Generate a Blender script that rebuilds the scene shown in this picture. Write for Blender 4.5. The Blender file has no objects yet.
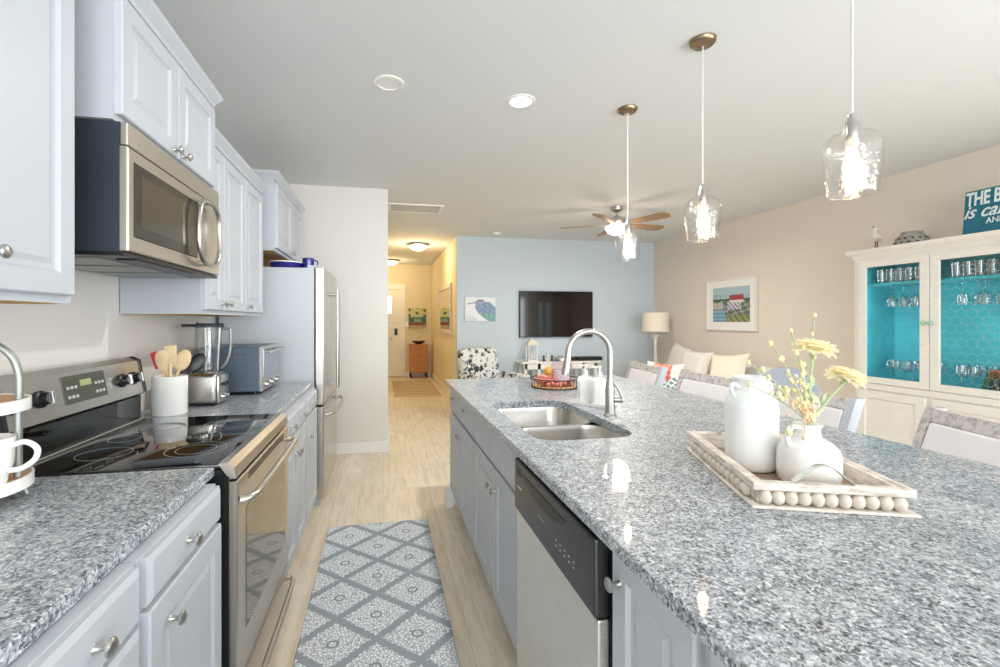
import bpy, bmesh, math, random
from mathutils import Vector, Matrix
random.seed(7)
PI = math.pi
SC = bpy.context.scene
COL = SC.collection
def lin(c):
    if isinstance(c, str):
        c = [int(c[i:i+2], 16)/255 for i in (0, 2, 4)]
    return tuple((x/12.92 if x <= .04045 else ((x+.055)/1.055)**2.4) for x in c)+(1,)

# ------------------------------------------------------------ camera, world, lights, exposure
cam = bpy.data.cameras.new('camera'); camo = bpy.data.objects.new('camera', cam); COL.objects.link(camo)
cam.sensor_width = 36; cam.lens = 36*450/1000; cam.clip_start = .02
cam.shift_x = (500-472)/1000; cam.shift_y = -(333.5-320.5)/1000
camo.location = (0, 0, 1.35); camo.rotation_euler = (PI/2, 0, -math.radians(11.187))
SC.camera = camo
w = bpy.data.worlds.new('daylight'); SC.world = w; w.use_nodes = True
bg = w.node_tree.nodes['Background']; bg.inputs[0].default_value = (.80, .90, 1, 1); bg.inputs[1].default_value = 1.6
def light(name, kind, loc, energy, color=(1, 1, 1), rot=(0, 0, 0), size=None, radius=None):
    d = bpy.data.lights.new(name, kind); d.energy = energy; d.color = color
    if kind == 'AREA':
        d.shape = 'RECTANGLE'; d.size, d.size_y = size
    elif radius: d.shadow_soft_size = radius
    o = bpy.data.objects.new(name, d); COL.objects.link(o); o.location = loc; o.rotation_euler = rot
    return o
DAY = (.91, .96, 1)
light('daylight_back_window', 'AREA', (1.5, -5.12, 1.3), 215, DAY, (PI/2, 0, 0), (5.2, 2.2))
light('daylight_right_window', 'AREA', (4.58, -1.7, 1.15), 135, (.94, .97, 1), (PI/2, 0, PI/2), (3.0, 1.9))
SC.view_settings.view_transform = 'Standard'; SC.view_settings.look = 'None'
SC.view_settings.exposure = .26; SC.view_settings.gamma = 1; SC.view_settings.use_curve_mapping = False
SC.cycles.max_bounces = 12; SC.cycles.diffuse_bounces = 7; SC.cycles.transparent_max_bounces = 24
SC.cycles.glossy_bounces = 5; SC.cycles.sample_clamp_indirect = 6

# ------------------------------------------------------------ materials
def nodes(name):
    m = bpy.data.materials.new(name); m.use_nodes = True
    nt = m.node_tree; return m, nt, nt.nodes['Principled BSDF']
def mat(name, c, rough=.5, metal=0, emit=None, es=1, noise=0, nscale=30, bump=0, coat=0, spec=None, stretch=None):
    m, nt, b = nodes(name)
    col = lin(c)
    b.inputs['Base Color'].default_value = col; b.inputs['Roughness'].default_value = rough
    b.inputs['Metallic'].default_value = metal; b.inputs['Coat Weight'].default_value = coat
    b.inputs['Coat Roughness'].default_value = .05
    if spec is not None: b.inputs['Specular IOR Level'].default_value = spec
    if emit: b.inputs['Emission Color'].default_value = lin(emit); b.inputs['Emission Strength'].default_value = es
    if noise or bump:
        tc = nt.nodes.new('ShaderNodeTexCoord'); n = nt.nodes.new('ShaderNodeTexNoise'); n.inputs['Scale'].default_value = nscale
        n.inputs['Detail'].default_value = 4
        mp = nt.nodes.new('ShaderNodeMapping'); mp.inputs['Scale'].default_value = stretch or (1, 1, 1)
        nt.links.new(tc.outputs['Object'], mp.inputs[0]); nt.links.new(mp.outputs[0], n.inputs['Vector'])
        if noise:
            r = nt.nodes.new('ShaderNodeValToRGB'); e = r.color_ramp.elements
            e[0].position = .3; e[1].position = .7
            e[0].color = tuple(max(0, x*(1-noise)) for x in col[:3])+(1,); e[1].color = tuple(min(1, x*(1+noise*.5)) for x in col[:3])+(1,)
            nt.links.new(n.outputs['Fac'], r.inputs[0]); nt.links.new(r.outputs[0], b.inputs['Base Color'])
        if bump:
            bp = nt.nodes.new('ShaderNodeBump'); bp.inputs['Strength'].default_value = bump; bp.inputs['Distance'].default_value = .01
            nt.links.new(n.outputs['Fac'], bp.inputs['Height']); nt.links.new(bp.outputs[0], b.inputs['Normal'])
    return m
def petalmat(name, c):
    m, nt, b = nodes(name); b.inputs['Base Color'].default_value = lin(c); b.inputs['Roughness'].default_value = .7
    t = nt.nodes.new('ShaderNodeBsdfTranslucent'); t.inputs[0].default_value = lin(c); mx = nt.nodes.new('ShaderNodeMixShader'); mx.inputs[0].default_value = .45
    o = nt.nodes['Material Output']; nt.links.new(b.outputs[0], mx.inputs[1]); nt.links.new(t.outputs[0], mx.inputs[2]); nt.links.new(mx.outputs[0], o.inputs[0])
    return m
def thinglass(name, tint=(1, 1, 1), boost=.04, rough=0.02, seeds=False):
    m = bpy.data.materials.new(name); m.use_nodes = True; nt = m.node_tree; nt.nodes.clear()
    o = nt.nodes.new('ShaderNodeOutputMaterial'); mx = nt.nodes.new('ShaderNodeMixShader')
    t = nt.nodes.new('ShaderNodeBsdfTransparent'); t.inputs[0].default_value = tuple(tint)+(1,)
    g = nt.nodes.new('ShaderNodeBsdfGlossy'); g.inputs['Roughness'].default_value = rough
    if seeds:
        tc = nt.nodes.new('ShaderNodeTexCoord'); ns = nt.nodes.new('ShaderNodeTexNoise'); ns.inputs['Scale'].default_value = 55
        bp = nt.nodes.new('ShaderNodeBump'); bp.inputs['Strength'].default_value = .5; bp.inputs['Distance'].default_value = .006
        nt.links.new(tc.outputs['Object'], ns.inputs['Vector']); nt.links.new(ns.outputs['Fac'], bp.inputs['Height']); nt.links.new(bp.outputs[0], g.inputs['Normal'])
    f = nt.nodes.new('ShaderNodeLayerWeight'); f.inputs[0].default_value = .5
    p = nt.nodes.new('ShaderNodeMath'); p.operation = 'POWER'; p.inputs[1].default_value = 4
    a = nt.nodes.new('ShaderNodeMath'); a.operation = 'MULTIPLY_ADD'; a.inputs[1].default_value = .55; a.inputs[2].default_value = boost
    nt.links.new(f.outputs['Facing'], p.inputs[0]); nt.links.new(p.outputs[0], a.inputs[0]); nt.links.new(a.outputs[0], mx.inputs[0])
    nt.links.new(t.outputs[0], mx.inputs[1]); nt.links.new(g.outputs[0], mx.inputs[2]); nt.links.new(mx.outputs[0], o.inputs[0])
    return m
class NB:
    """small node-graph helper"""
    def __init__(s, name):
        s.m, s.nt, s.b = nodes(name); s.tc = s.n('ShaderNodeTexCoord')
    def n(s, t, **k):
        x = s.nt.nodes.new(t)
        for a, v in k.items(): setattr(x, a, v)
        return x
    def l(s, a, b): s.nt.links.new(a, b)
    def math(s, op, a, b=None, c=None):
        x = s.n('ShaderNodeMath', operation=op)
        for i, v in enumerate((a, b, c)):
            if v is None: continue
            if isinstance(v, (int, float)): x.inputs[i].default_value = v
            else: s.l(v, x.inputs[i])
        return x.outputs[0]
    def ramp(s, src, stops, interp='LINEAR'):
        r = s.n('ShaderNodeValToRGB'); r.color_ramp.interpolation = interp; e = r.color_ramp.elements
        while len(e) < len(stops): e.new(.5)
        for i, (p, c) in enumerate(stops): e[i].position = p; e[i].color = lin(c) if isinstance(c, (str,)) else (c, c, c, 1)
        s.l(src, r.inputs[0]); return r.outputs[0]
    def mix(s, f, a, b):
        x = s.n('ShaderNodeMix', data_type='RGBA')
        for i, v in ((0, f), (6, a), (7, b)):
            if isinstance(v, (int, float)): x.inputs[i].default_value = v
            elif isinstance(v, str): x.inputs[i].default_value = lin(v)
            else: s.l(v, x.inputs[i])
        return x.outputs[2]
    def vor(s, scale, feature='F1', vec=None, rnd=1):
        v = s.n('ShaderNodeTexVoronoi', feature=feature); v.inputs['Scale'].default_value = scale
        v.inputs['Randomness'].default_value = rnd
        s.l(vec if vec is not None else s.tc.outputs['Object'], v.inputs['Vector']); return v
    def noise(s, scale, detail=3, vec=None, rough=.5):
        v = s.n('ShaderNodeTexNoise'); v.inputs['Scale'].default_value = scale; v.inputs['Detail'].default_value = detail
        v.inputs['Roughness'].default_value = rough
        s.l(vec if vec is not None else s.tc.outputs['Object'], v.inputs['Vector']); return v.outputs['Fac']
    def bump(s, h, st=.2, d=.002):
        x = s.n('ShaderNodeBump'); x.inputs['Strength'].default_value = st; x.inputs['Distance'].default_value = d
        s.l(h, x.inputs['Height']); s.l(x.outputs[0], s.b.inputs['Normal'])
    def out(s, c, rough=.5):
        s.l(c, s.b.inputs['Base Color'])
        if isinstance(rough, (int, float)): s.b.inputs['Roughness'].default_value = rough
        else: s.l(rough, s.b.inputs['Roughness'])
        return s.m
def granite():
    g = NB('speckled_granite')
    nd = g.n('ShaderNodeTexNoise'); nd.inputs['Scale'].default_value = 60; g.l(g.tc.outputs['Object'], nd.inputs['Vector'])
    va = g.n('ShaderNodeVectorMath', operation='MULTIPLY_ADD'); g.l(nd.outputs['Color'], va.inputs[0]); va.inputs[1].default_value = (.006,)*3
    g.l(g.tc.outputs['Object'], va.inputs[2]); v = va.outputs[0]
    v1 = g.vor(150, vec=v); s1 = g.n('ShaderNodeSeparateColor'); g.l(v1.outputs['Color'], s1.inputs[0])
    v2 = g.vor(290, vec=v); s2 = g.n('ShaderNodeSeparateColor'); g.l(v2.outputs['Color'], s2.inputs[0])
    base = g.ramp(s1.outputs[0], [(0, 'd6dade'), (.20, 'a6aeb7'), (.46, '828c97'), (.70, '616b76'), (.87, '23282e')], 'CONSTANT')
    fine = g.ramp(s2.outputs[1], [(0, 'e2e5e8'), (.22, '9ca5ae'), (.55, '6c7681'), (.80, '16191d')], 'CONSTANT')
    c = g.mix(.5, base, fine)
    big = g.ramp(g.noise(28, 4), [(.45, 0.0), (.68, .25)])
    c = g.mix(big, c, 'dde2e7')
    v3 = g.vor(190, vec=v); s3 = g.n('ShaderNodeSeparateColor'); g.l(v3.outputs['Color'], s3.inputs[0])
    c = g.mix(g.math('MULTIPLY', g.ramp(s3.outputs[2], [(0, 0.0), (.88, .85)], 'CONSTANT'), g.ramp(g.noise(16, 3), [(.38, .25), (.6, 1.0)])), c, '1d2126')
    g.b.inputs['Coat Weight'].default_value = .5; g.b.inputs['Coat Roughness'].default_value = .02
    return g.out(c, .42)
def planks():
    g = NB('light_oak_planks')
    mp = g.n('ShaderNodeMapping'); mp.inputs['Rotation'].default_value = (0, 0, PI/2); g.l(g.tc.outputs['Object'], mp.inputs[0])
    b = g.n('ShaderNodeTexBrick'); g.l(mp.outputs[0], b.inputs['Vector'])
    b.inputs['Scale'].default_value = 1; b.inputs['Brick Width'].default_value = 1.22; b.inputs['Row Height'].default_value = .18
    b.inputs['Mortar Size'].default_value = .0012; b.inputs['Mortar Smooth'].default_value = .3; b.offset = .37
    b.inputs['Color1'].default_value = lin('e8dfcf'); b.inputs['Color2'].default_value = lin('dccfba'); b.inputs['Mortar'].default_value = lin('ab9d88')
    m2 = g.n('ShaderNodeMapping'); m2.inputs['Scale'].default_value = (9, 1.1, 1); g.l(g.tc.outputs['Object'], m2.inputs[0])
    gr = g.noise(3.2, 8, m2.outputs[0], .65)
    k = g.noise(1.6, 3)
    c = g.mix(g.ramp(gr, [(.40, .4), (.56, 0.0)]), b.outputs['Color'], 'b8a78d')
    c = g.mix(g.ramp(k, [(.48, 0.0), (.7, .35)]), c, 'ece4d4')
    return g.out(c, .38)
def rugmat():
    g = NB('runner_weave')
    sp = g.n('ShaderNodeSeparateXYZ'); g.l(g.tc.outputs['Object'], sp.inputs[0])
    x = g.math('DIVIDE', g.math('ADD', sp.outputs[0], .004), .35); y = g.math('DIVIDE', g.math('ADD', sp.outputs[1], -.022), .318)
    p = g.math('ADD', x, y); q = g.math('SUBTRACT', x, y)
    def cell(t): return g.math('SUBTRACT', g.math('FRACT', t), .5)
    p0, q0 = cell(p), cell(q); P, Q = g.math('ABSOLUTE', p0), g.math('ABSOLUTE', q0)
    scal = g.math('MULTIPLY', g.math('ABSOLUTE', g.math('SINE', g.math('MULTIPLY', g.math('MINIMUM', P, Q), 26))), -.028)
    wob = g.math('ADD', scal, g.math('MULTIPLY', g.math('SUBTRACT', g.noise(60, 1), .5), .07))
    d = g.math('ADD', g.math('MAXIMUM', P, Q), wob)
    rad = g.math('SQRT', g.math('ADD', g.math('POWER', P, 2), g.math('POWER', Q, 2)))
    ang = g.math('ARCTAN2', p0, q0)
    petals = g.math('MULTIPLY', g.math('SINE', g.math('MULTIPLY', ang, 8)), g.math('SINE', g.math('MULTIPLY', rad, 62)))
    pet = g.ramp(petals, [(.30, 0.0), (.42, .5)])
    field = g.ramp(d, [(.395, 1.0), (.415, 0.0)])
    v = g.vor(72, 'DISTANCE_TO_EDGE'); curl = g.ramp(v.outputs['Distance'], [(.06, .9), (.15, 0.0)])
    light_c = g.mix(g.math('MAXIMUM', curl, pet), 'ebeef1', '929ba4')
    ring = g.math('MULTIPLY', g.ramp(rad, [(.065, 0.0), (.073, .95)]), g.ramp(rad, [(.102, 1.0), (.112, 0.0)]))
    c = g.mix(ring, light_c, '7f8890')
    c = g.mix(field, '929ba3', c)
    g.bump(g.noise(600, 1), .4, .003)
    return g.out(c, .95)
def stainless(name='brushed_stainless', c='c9c6c0', r=.27, stretch=(1, 1, 60)):
    m = mat(name, c, r, 1, noise=.10, nscale=9, stretch=stretch); return m
def whitewash(name, a='e8e4dd', b='a9a49e', amount=.5, stretch=(2, 2, 26), sc=6):
    g = NB(name); mp = g.n('ShaderNodeMapping'); mp.inputs['Scale'].default_value = stretch; g.l(g.tc.outputs['Object'], mp.inputs[0])
    return g.out(g.mix(g.ramp(g.noise(sc, 6, mp.outputs[0], .65), [(.45, 0.0), (.7, amount)]), a, b), .7)
def floral(name):
    g = NB(name)
    a = g.ramp(g.noise(13, 5, None, .6), [(.52, 0.0), (.55, 1.0)]); b = g.ramp(g.noise(7, 2), [(.44, 0.0), (.5, .9)])
    c = g.mix(a, 'dfdfdc', '8f98a2'); c = g.mix(g.math('MULTIPLY', a, b), c, '2b2d33')
    return g.out(c, .9)
def attrmat(name, rough=.7):
    g = NB(name); a = g.n('ShaderNodeVertexColor'); a.layer_name = 'Col'; return g.out(a.outputs[0], rough)

M = dict(
 wall=mat('cream_wall_paint', 'e1d8ce', .85, bump=.05, nscale=300), wall_w=mat('pale_wall_paint', 'e1ded9', .85, bump=.05, nscale=300),
 blue=mat('pale_blue_wall_paint', 'c8d5df', .85, bump=.05, nscale=300), ceil=mat('ceiling_paint', 'd9dcde', .9, bump=.1, nscale=200),
 hall=mat('hall_wall_paint', 'e2d7bb', .8),
 trim=mat('white_trim_paint', 'eeedea', .5), floor=planks(), gran=granite(), rug=rugmat(),
 cab=mat('pale_grey_cabinet_paint', 'babfc6', .42), cabd=mat('cabinet_gap_shadow_board', '6d7378', .8), wood=mat('cabinet_underside_birch', 'c99a55', .6, noise=.12, nscale=12),
 nickel=mat('brushed_nickel', 'bfbeba', .28, 1), chrome=mat('polished_chrome', 'dcdcdc', .08, 1),
 ss=stainless(), ssw=stainless('reflection_tinted_stainless', 'd3ccc2', .3), bgl=mat('black_glass', '0b0c0e', .04, coat=.5), blk=mat('black_plastic', '17181a', .35),  # warm stainless colour carries the floor's golden reflection
 dkg=mat('dark_enamel', '39424b', .35, .3), ssd=stainless('satin_stainless', 'f0eee8', .38), cordm=mat('clear_coated_cord', 'd2d3d2', .4), canb=mat('bronze_nickel', '94816a', .3, 1), scr=mat('television_screen', '17120e', .07), dwp=mat('dark_stainless', '55575a', .3, .9), ovw=mat('toaster_oven_glass', '8b969d', .1, .6), steelp=mat('steel_blue_enamel', '5c6a78', .4, .3), frg=mat('fridge_side_enamel', 'bec4c9', .45, .1),  # television screen's brown stands for a room reflection, put into the colour
 ring=mat('burner_print', '8d9194', .4), white=mat('white_ceramic', 'f0efec', .22, coat=.4), whitem=mat('matte_white_ceramic', 'e9ebea', .45),
 ovg=mat('oven_window_glass', '8b826f', .06, .75), mwg=mat('microwave_window_glass', '6b6255', .08, .6), mwb=mat('microwave_window_border', '4a453c', .12, .4),
 glass=thinglass('clear_glass', (.93, .95, .96), .16), pglass=thinglass('seeded_clear_glass', (.96, .95, .945), .14, seeds=True), pane=thinglass('cabinet_pane_glass', (.97, 1, 1), .01),
 bulb=mat('glowing_filament_bulb', 'fff0dc', .3, emit='ffdfba', es=22), lens=mat('lit_lamp_lens', 'ffffff', .3, emit='fff7ea', es=16),
 hlens=mat('lit_hall_lamp_glass', 'fff2cc', .3, emit='ffe2a0', es=4), flens2=mat('lit_shelf_strip', 'fff8ec', .3, emit='fff4e0', es=1.5), flens=mat('lit_fan_lamp_glass', 'fff2d8', .3, emit='ffeacb', es=6),
 blade=mat('fan_blade_wood', '9c7f60', .5, noise=.2, nscale=8), 
 teal=mat('turquoise_paint', '48b8c6', .6, noise=.15, nscale=4), hut=whitewash('distressed_cream_paint', 'e6e3dd', 'c3bcb0', .35),
 wash=whitewash('weathered_whitewash', 'c9c5c4', '7b7472', .85, (6, 6, 6), 7), washw=whitewash('tray_whitewash', 'dfd7cf', '9a8470', .85, (3, 3, 20)),
 drift=mat('driftwood_tray', 'a98f78', .75, noise=.35, nscale=14, stretch=(1, 8, 1)), bead=mat('wooden_bead_whitewash', 'd8cfc2', .6, noise=.18, nscale=30),
 linen=mat('white_linen', 'e6e4e6', .9, bump=.2, nscale=200), cream=mat('cream_fabric', 'dcd9d2', .9, bump=.2, nscale=150),
 shade=mat('linen_lamp_shade', 'e8dfce', .8), grey=mat('blue_grey_fabric', 'a9b0bc', .85), grpost=mat('pale_grey_paint', 'b9bec8', .6),
 utens=mat('wooden_utensil', 'e0c79d', .6, noise=.1, nscale=20), red=mat('red_silicone', 'c8303a', .5), cob=mat('cobalt_glaze', '20247a', .12, coat=.6),
 flor=floral('black_and_white_floral_fabric'), petalc=petalmat('yellow_inner_petal', 'fbf0c8'), stem=mat('pale_green_stem', 'a9b98f', .6), petal=petalmat('pale_yellow_petal', 'fff8de'),
 bud=mat('yellow_bud', 'ece2a8', .6), peach=mat('peach_sprig', 'e3bb9c', .7), twig=mat('straw_twig', 'e0d5a6', .7),
 wick=mat('carved_chest_wood', 'c48a5c', .6, noise=.3, nscale=30), dwood=mat('dark_wood', '43291d', .4), mirror=mat('mirror_silver', 'f2f2f0', .02, 1),
 pic=attrmat('painted_canvas', .6), wood2=mat('tray_wood', 'cda273', .55, noise=.2, nscale=25), sgn=mat('teal_sign_board', '1a6d84', .6, noise=.12, nscale=8), letter=mat('white_sign_lettering', 'dfe9ea', .6),
 letter2=mat('printed_grey_legend', 'c4c7c6', .5), jute=mat('striped_hall_rug', 'b59f86', .95), cane=mat('gunmetal_wire', '3c3f42', .4, .8), galv=mat('galvanised_metal', '9ba09b', .4, .7),
 coral=mat('coral_fabric', 'df8f7d', .8, noise=.15, nscale=40), bead2=mat('coral_beads', 'd98a78', .5, noise=.3, nscale=60), gold=mat('gold_glaze', 'c79a3e', .4),
 pink=thinglass('pink_tinted_glass', (.93, .84, .88), .08), green=thinglass('green_bottle_glass', (.25, .62, .35), .1), amber=mat('red_orange_box', 'b5522f', .6),
 wire=mat('aged_white_wire', 'b9bdb6', .5), knobg=mat('green_glass_knob', '9fc7ac', .12, coat=.5), lcd=mat('display_panel', '4f5145', .25), lcdg=mat('display_digits', 'a9b07f', .4),
 vent=mat('ceiling_vent_enamel', 'c2c1bc', .6), filt=mat('grease_filter_mesh', '9ea0a0', .45, .5), liquid=mat('white_lotion_bottle', 'eef0ef', .35), lab=mat('grey_label_print', 'b9bcbd', .6),
 grass=mat('lit_door_window', 'fff6d8', .4, emit='fff2c8', es=2.2), bird=mat('white_carved_wood', 'e9e2d2', .7), rockc=mat('fluted_weathered_ceramic', '98968f', .6, noise=.25, nscale=25))

# ------------------------------------------------------------ mesh helpers
def BM(): return bmesh.new()
def obj(name, bm, m, parent=None, smooth=None, mods=None):
    me = bpy.data.meshes.new(name); bmesh.ops.recalc_face_normals(bm, faces=bm.faces)
    bm.to_mesh(me); bm.free()
    for x in (m if isinstance(m, (list, tuple)) else [m]): me.materials.append(M[x] if isinstance(x, str) else x)
    if smooth:
        me.polygons.foreach_set('use_smooth', [True]*len(me.polygons))
        try: me.set_sharp_from_angle(angle=math.radians(smooth))
        except Exception: pass
    o = bpy.data.objects.new(name, me); COL.objects.link(o)
    if parent is not None: o.parent = parent
    return o
def thing(name, label, cat, loc=(0, 0, 0), rz=0, group=None):
    o = bpy.data.objects.new(name, None); COL.objects.link(o); o.empty_display_size = .1
    o.location = loc; o.rotation_euler = (0, 0, rz); o['label'] = label; o['category'] = cat
    if group: o['group'] = group
    return o
def tag(o, label, cat, group=None, loc=None, rz=0):
    o['label'] = label; o['category'] = cat
    if group: o['group'] = group
    if loc: o.location = loc; o.rotation_euler = (0, 0, rz)
    return o
def struct(name, bm, m, loc=None, smooth=None):
    o = obj(name, bm, m, None, smooth); o['kind'] = 'structure'
    if loc: o.location = loc
    return o
def dup(r, loc, rz=0, label=None, group=None):
    c = r.copy(); COL.objects.link(c); c.location = loc; c.rotation_euler = (0, 0, rz)
    if label: c['label'] = label
    if group: c['group'] = group
    for ch in list(r.children):
        d = ch.copy(); COL.objects.link(d); d.parent = c
        for g in list(ch.children):
            e = g.copy(); COL.objects.link(e); e.parent = d
    return c
def box(bm, x0, x1, y0, y1, z0, z1, bev=0, seg=2, mi=0):
    vs = [bm.verts.new(p) for p in ((x0, y0, z0), (x1, y0, z0), (x1, y1, z0), (x0, y1, z0), (x0, y0, z1), (x1, y0, z1), (x1, y1, z1), (x0, y1, z1))]
    fs = [bm.faces.new([vs[i] for i in f]) for f in ((3, 2, 1, 0), (4, 5, 6, 7), (0, 1, 5, 4), (1, 2, 6, 5), (2, 3, 7, 6), (3, 0, 4, 7))]
    for f in fs: f.material_index = mi
    if bev:
        es = list({e for f in fs for e in f.edges})
        bmesh.ops.bevel(bm, geom=es, offset=bev, segments=seg, affect='EDGES', profile=.5, material=-1)
    return bm
def B(*a, **k): return box(BM(), *a, **k)
def lathe(bm, prof, seg=24, c=(0, 0, 0), axis='z', closed=False):
    rings = []
    for r, z in prof:
        ring = []
        if r < 1e-6:
            ring = [(0, 0, z)]
        else: ring = [(r*math.cos(2*PI*i/seg), r*math.sin(2*PI*i/seg), z) for i in range(seg)]
        vs = []
        for x, y, zz in ring:
            if axis == 'y': x, y, zz = x, -zz, y          # profile runs towards -y
            elif axis == 'x': x, y, zz = zz, x, y
            vs.append(bm.verts.new((c[0]+x, c[1]+y, c[2]+zz)))
        rings.append(vs)
    for a, b in zip(rings, rings[1:]):
        for i in range(seg):
            j = (i+1) % seg
            if len(a) == 1 and len(b) == 1: continue
            if len(a) == 1: bm.faces.new((a[0], b[i], b[j]))
            elif len(b) == 1: bm.faces.new((a[i], a[j], b[0]))
            else: bm.faces.new((a[i], a[j], b[j], b[i]))
    return bm
def L(prof, **k): return lathe(BM(), prof, **k)
def tube(bm, pts, r, seg=10, cap=True, closed=False):
    pts = [Vector(p) for p in pts]; n = len(pts); rs = r if isinstance(r, (list, tuple)) else [r]*n
    up = None; rings = []
    for i, p in enumerate(pts):
        a = pts[(i-1) % n] if (i or closed) else p; b = pts[(i+1) % n] if (i < n-1 or closed) else p
        t = (b-a).normalized()
        if up is None:
            up = Vector((0, 0, 1)) if abs(t.z) < .9 else Vector((1, 0, 0))
        s = t.cross(up)
        if s.length < 1e-4: s = t.cross(Vector((0, 1, 0)))
        s.normalize(); u = s.cross(t).normalized(); up = u
        rings.append([bm.verts.new(p+rs[i]*(math.cos(2*PI*k/seg)*s+math.sin(2*PI*k/seg)*u)) for k in range(seg)])
    pr = list(zip(rings, rings[1:])) + ([(rings[-1], rings[0])] if closed else [])
    for a, b in pr:
        for k in range(seg):
            j = (k+1) % seg; bm.faces.new((a[k], a[j], b[j], b[k]))
    if cap and not closed:
        bm.faces.new(rings[0][::-1]); bm.faces.new(rings[-1])
    return bm
def smoothpath(pts, n=6):
    P = [Vector(p) for p in pts]; P = [P[0]*2-P[1]]+P+[P[-1]*2-P[-2]]; out = []
    for i in range(1, len(P)-2):
        for k in range(n):
            t = k/n; a, b, c, d = P[i-1], P[i], P[i+1], P[i+2]
            out.append(.5*((2*b)+(c-a)*t+(2*a-5*b+4*c-d)*t*t+(3*b-a-3*c+d)*t**3))
    out.append(P[-2]); return out
def sphere(bm, c, r, seg=12, sc=(1, 1, 1)):
    g = bmesh.ops.create_uvsphere(bm, u_segments=seg, v_segments=max(6, seg//2+2), radius=r)
    for v in g['verts']: v.co = Vector(c)+Vector((v.co.x*sc[0], v.co.y*sc[1], v.co.z*sc[2]))
    return bm
def prism(bm, poly, y0, y1):
    """polygon in x,z extruded along y"""
    a = [bm.verts.new((x, y0, z)) for x, z in poly]; b = [bm.verts.new((x, y1, z)) for x, z in poly]; n = len(poly)
    bm.faces.new(a); bm.faces.new(b[::-1])
    for i in range(n): bm.faces.new((a[i], b[i], b[(i+1) % n], a[(i+1) % n]))
    return bm
def rrect(x0, x1, y0, y1, r, n=5):
    out = []
    for cx, cy, a0 in ((x1-r, y1-r, 0), (x0+r, y1-r, 90), (x0+r, y0+r, 180), (x1-r, y0+r, 270)):
        for k in range(n+1):
            a = math.radians(a0+90*k/n); out.append((cx+r*math.cos(a), cy+r*math.sin(a)))
    return out
def loft(bm, loops, cap0=True, cap1=True):
    L_ = [[bm.verts.new(p) for p in lp] for lp in loops]; n = len(L_[0])
    for a, b in zip(L_, L_[1:]):
        for i in range(n): bm.faces.new((a[i], a[(i+1) % n], b[(i+1) % n], b[i]))
    if cap0: bm.faces.new(L_[0][::-1])
    if cap1: bm.faces.new(L_[-1])
    return bm
def framed(bm, x0, x1, z0, z1, levels, yb):
    """face-on panel in the xz plane: levels = [(inset, y)], outermost first; yb = back y"""
    loops = [[(x0+i, y, z0+i), (x1-i, y, z0+i), (x1-i, y, z1-i), (x0+i, y, z1-i)] for i, y in [(0, yb)]+levels]
    return loft(bm, loops)
def door_bm(x0, x1, z0, z1, stile=.055):
    s = min(stile, (x1-x0)*.28)
    return framed(BM(), x0, x1, z0, z1, [(0, -.016), (.004, -.02), (s, -.02), (s+.008, -.011), (s+.02, -.011), (s+.034, -.0165)], 0)
def drawer_bm(x0, x1, z0, z1):
    return framed(BM(), x0, x1, z0, z1, [(0, -.013), (.010, -.019), (.012, -.02)], 0)
def knob_bm(x, z, y=-.02, r=.015):
    return lathe(BM(), [(0, 0), (.008, 0), (.006, .003), (.0045, .012), (.006, .018), (r, .022), (r, .026), (r*.7, .030), (0, .031)], 16, (x, y, z), 'y')
def pillow_bm(w, h, t, n=12, c=(0, 0, 0), M_=None):
    bm = BM(); vs = {}
    for s in (1, -1):
        for i in range(n+1):
            for j in range(n+1):
                u, v = 2*i/n-1, 2*j/n-1
                if s == -1 and (abs(u) == 1 or abs(v) == 1): vs[s, i, j] = vs[1, i, j]; continue
                k = (1-u**4)*(1-v**4); pin = 1-.10*(1-abs(u))*abs(v)**3*1-.0
                x = u*w/2*(1-.10*(1-v*v)); z = v*h/2*(1-.10*(1-u*u))
                vs[s, i, j] = bm.verts.new((x, s*t/2*k**.55, z))
        for i in range(n):
            for j in range(n):
                f = [vs[s, i, j], vs[s, i+1, j], vs[s, i+1, j+1], vs[s, i, j+1]]; bm.faces.new(f if s == 1 else f[::-1])
    if M_ is not None: bmesh.ops.transform(bm, matrix=M_, verts=bm.verts)
    bmesh.ops.translate(bm, vec=Vector(c), verts=bm.verts)
    return bm
def picture(name, w, h, fn, parent, nx=64, nz=56, m='pic'):
    """flat painted canvas in the xz plane facing -y, its design held in a colour attribute"""
    bm = BM(); g = [[bm.verts.new((w*i/nx, 0, h*j/nz)) for j in range(nz+1)] for i in range(nx+1)]
    for i in range(nx):
        for j in range(nz): bm.faces.new((g[i][j], g[i+1][j], g[i+1][j+1], g[i][j+1]))
    me = bpy.data.meshes.new(name); bm.to_mesh(me); bm.free(); me.materials.append(M[m])
    ca = me.color_attributes.new('Col', 'FLOAT_COLOR', 'CORNER')
    for p in me.polygons:
        ce = p.center; c = lin(fn(ce.x/w, ce.z/h))
        for li in p.loop_indices: ca.data[li].color = c
    o = bpy.data.objects.new(name, me); COL.objects.link(o)
    if parent is not None: o.parent = parent
    return o
def text_bm(txt, size, depth=.002, shear=0, off=0):
    cu = bpy.data.curves.new('t', 'FONT'); cu.body = txt; cu.size = size; cu.extrude = depth; cu.shear = shear; cu.offset = off
    o = bpy.data.objects.new('t', cu); COL.objects.link(o); dg = bpy.context.evaluated_depsgraph_get()
    me = bpy.data.meshes.new_from_object(o.evaluated_get(dg)); bm = BM(); bm.from_mesh(me)
    bpy.data.objects.remove(o); bpy.data.meshes.remove(me); bpy.data.curves.remove(cu)
    bmesh.ops.rotate(bm, cent=(0, 0, 0), matrix=Matrix.Rotation(PI/2, 3, 'X'), verts=bm.verts)   # reads facing -y
    return bm
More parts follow.
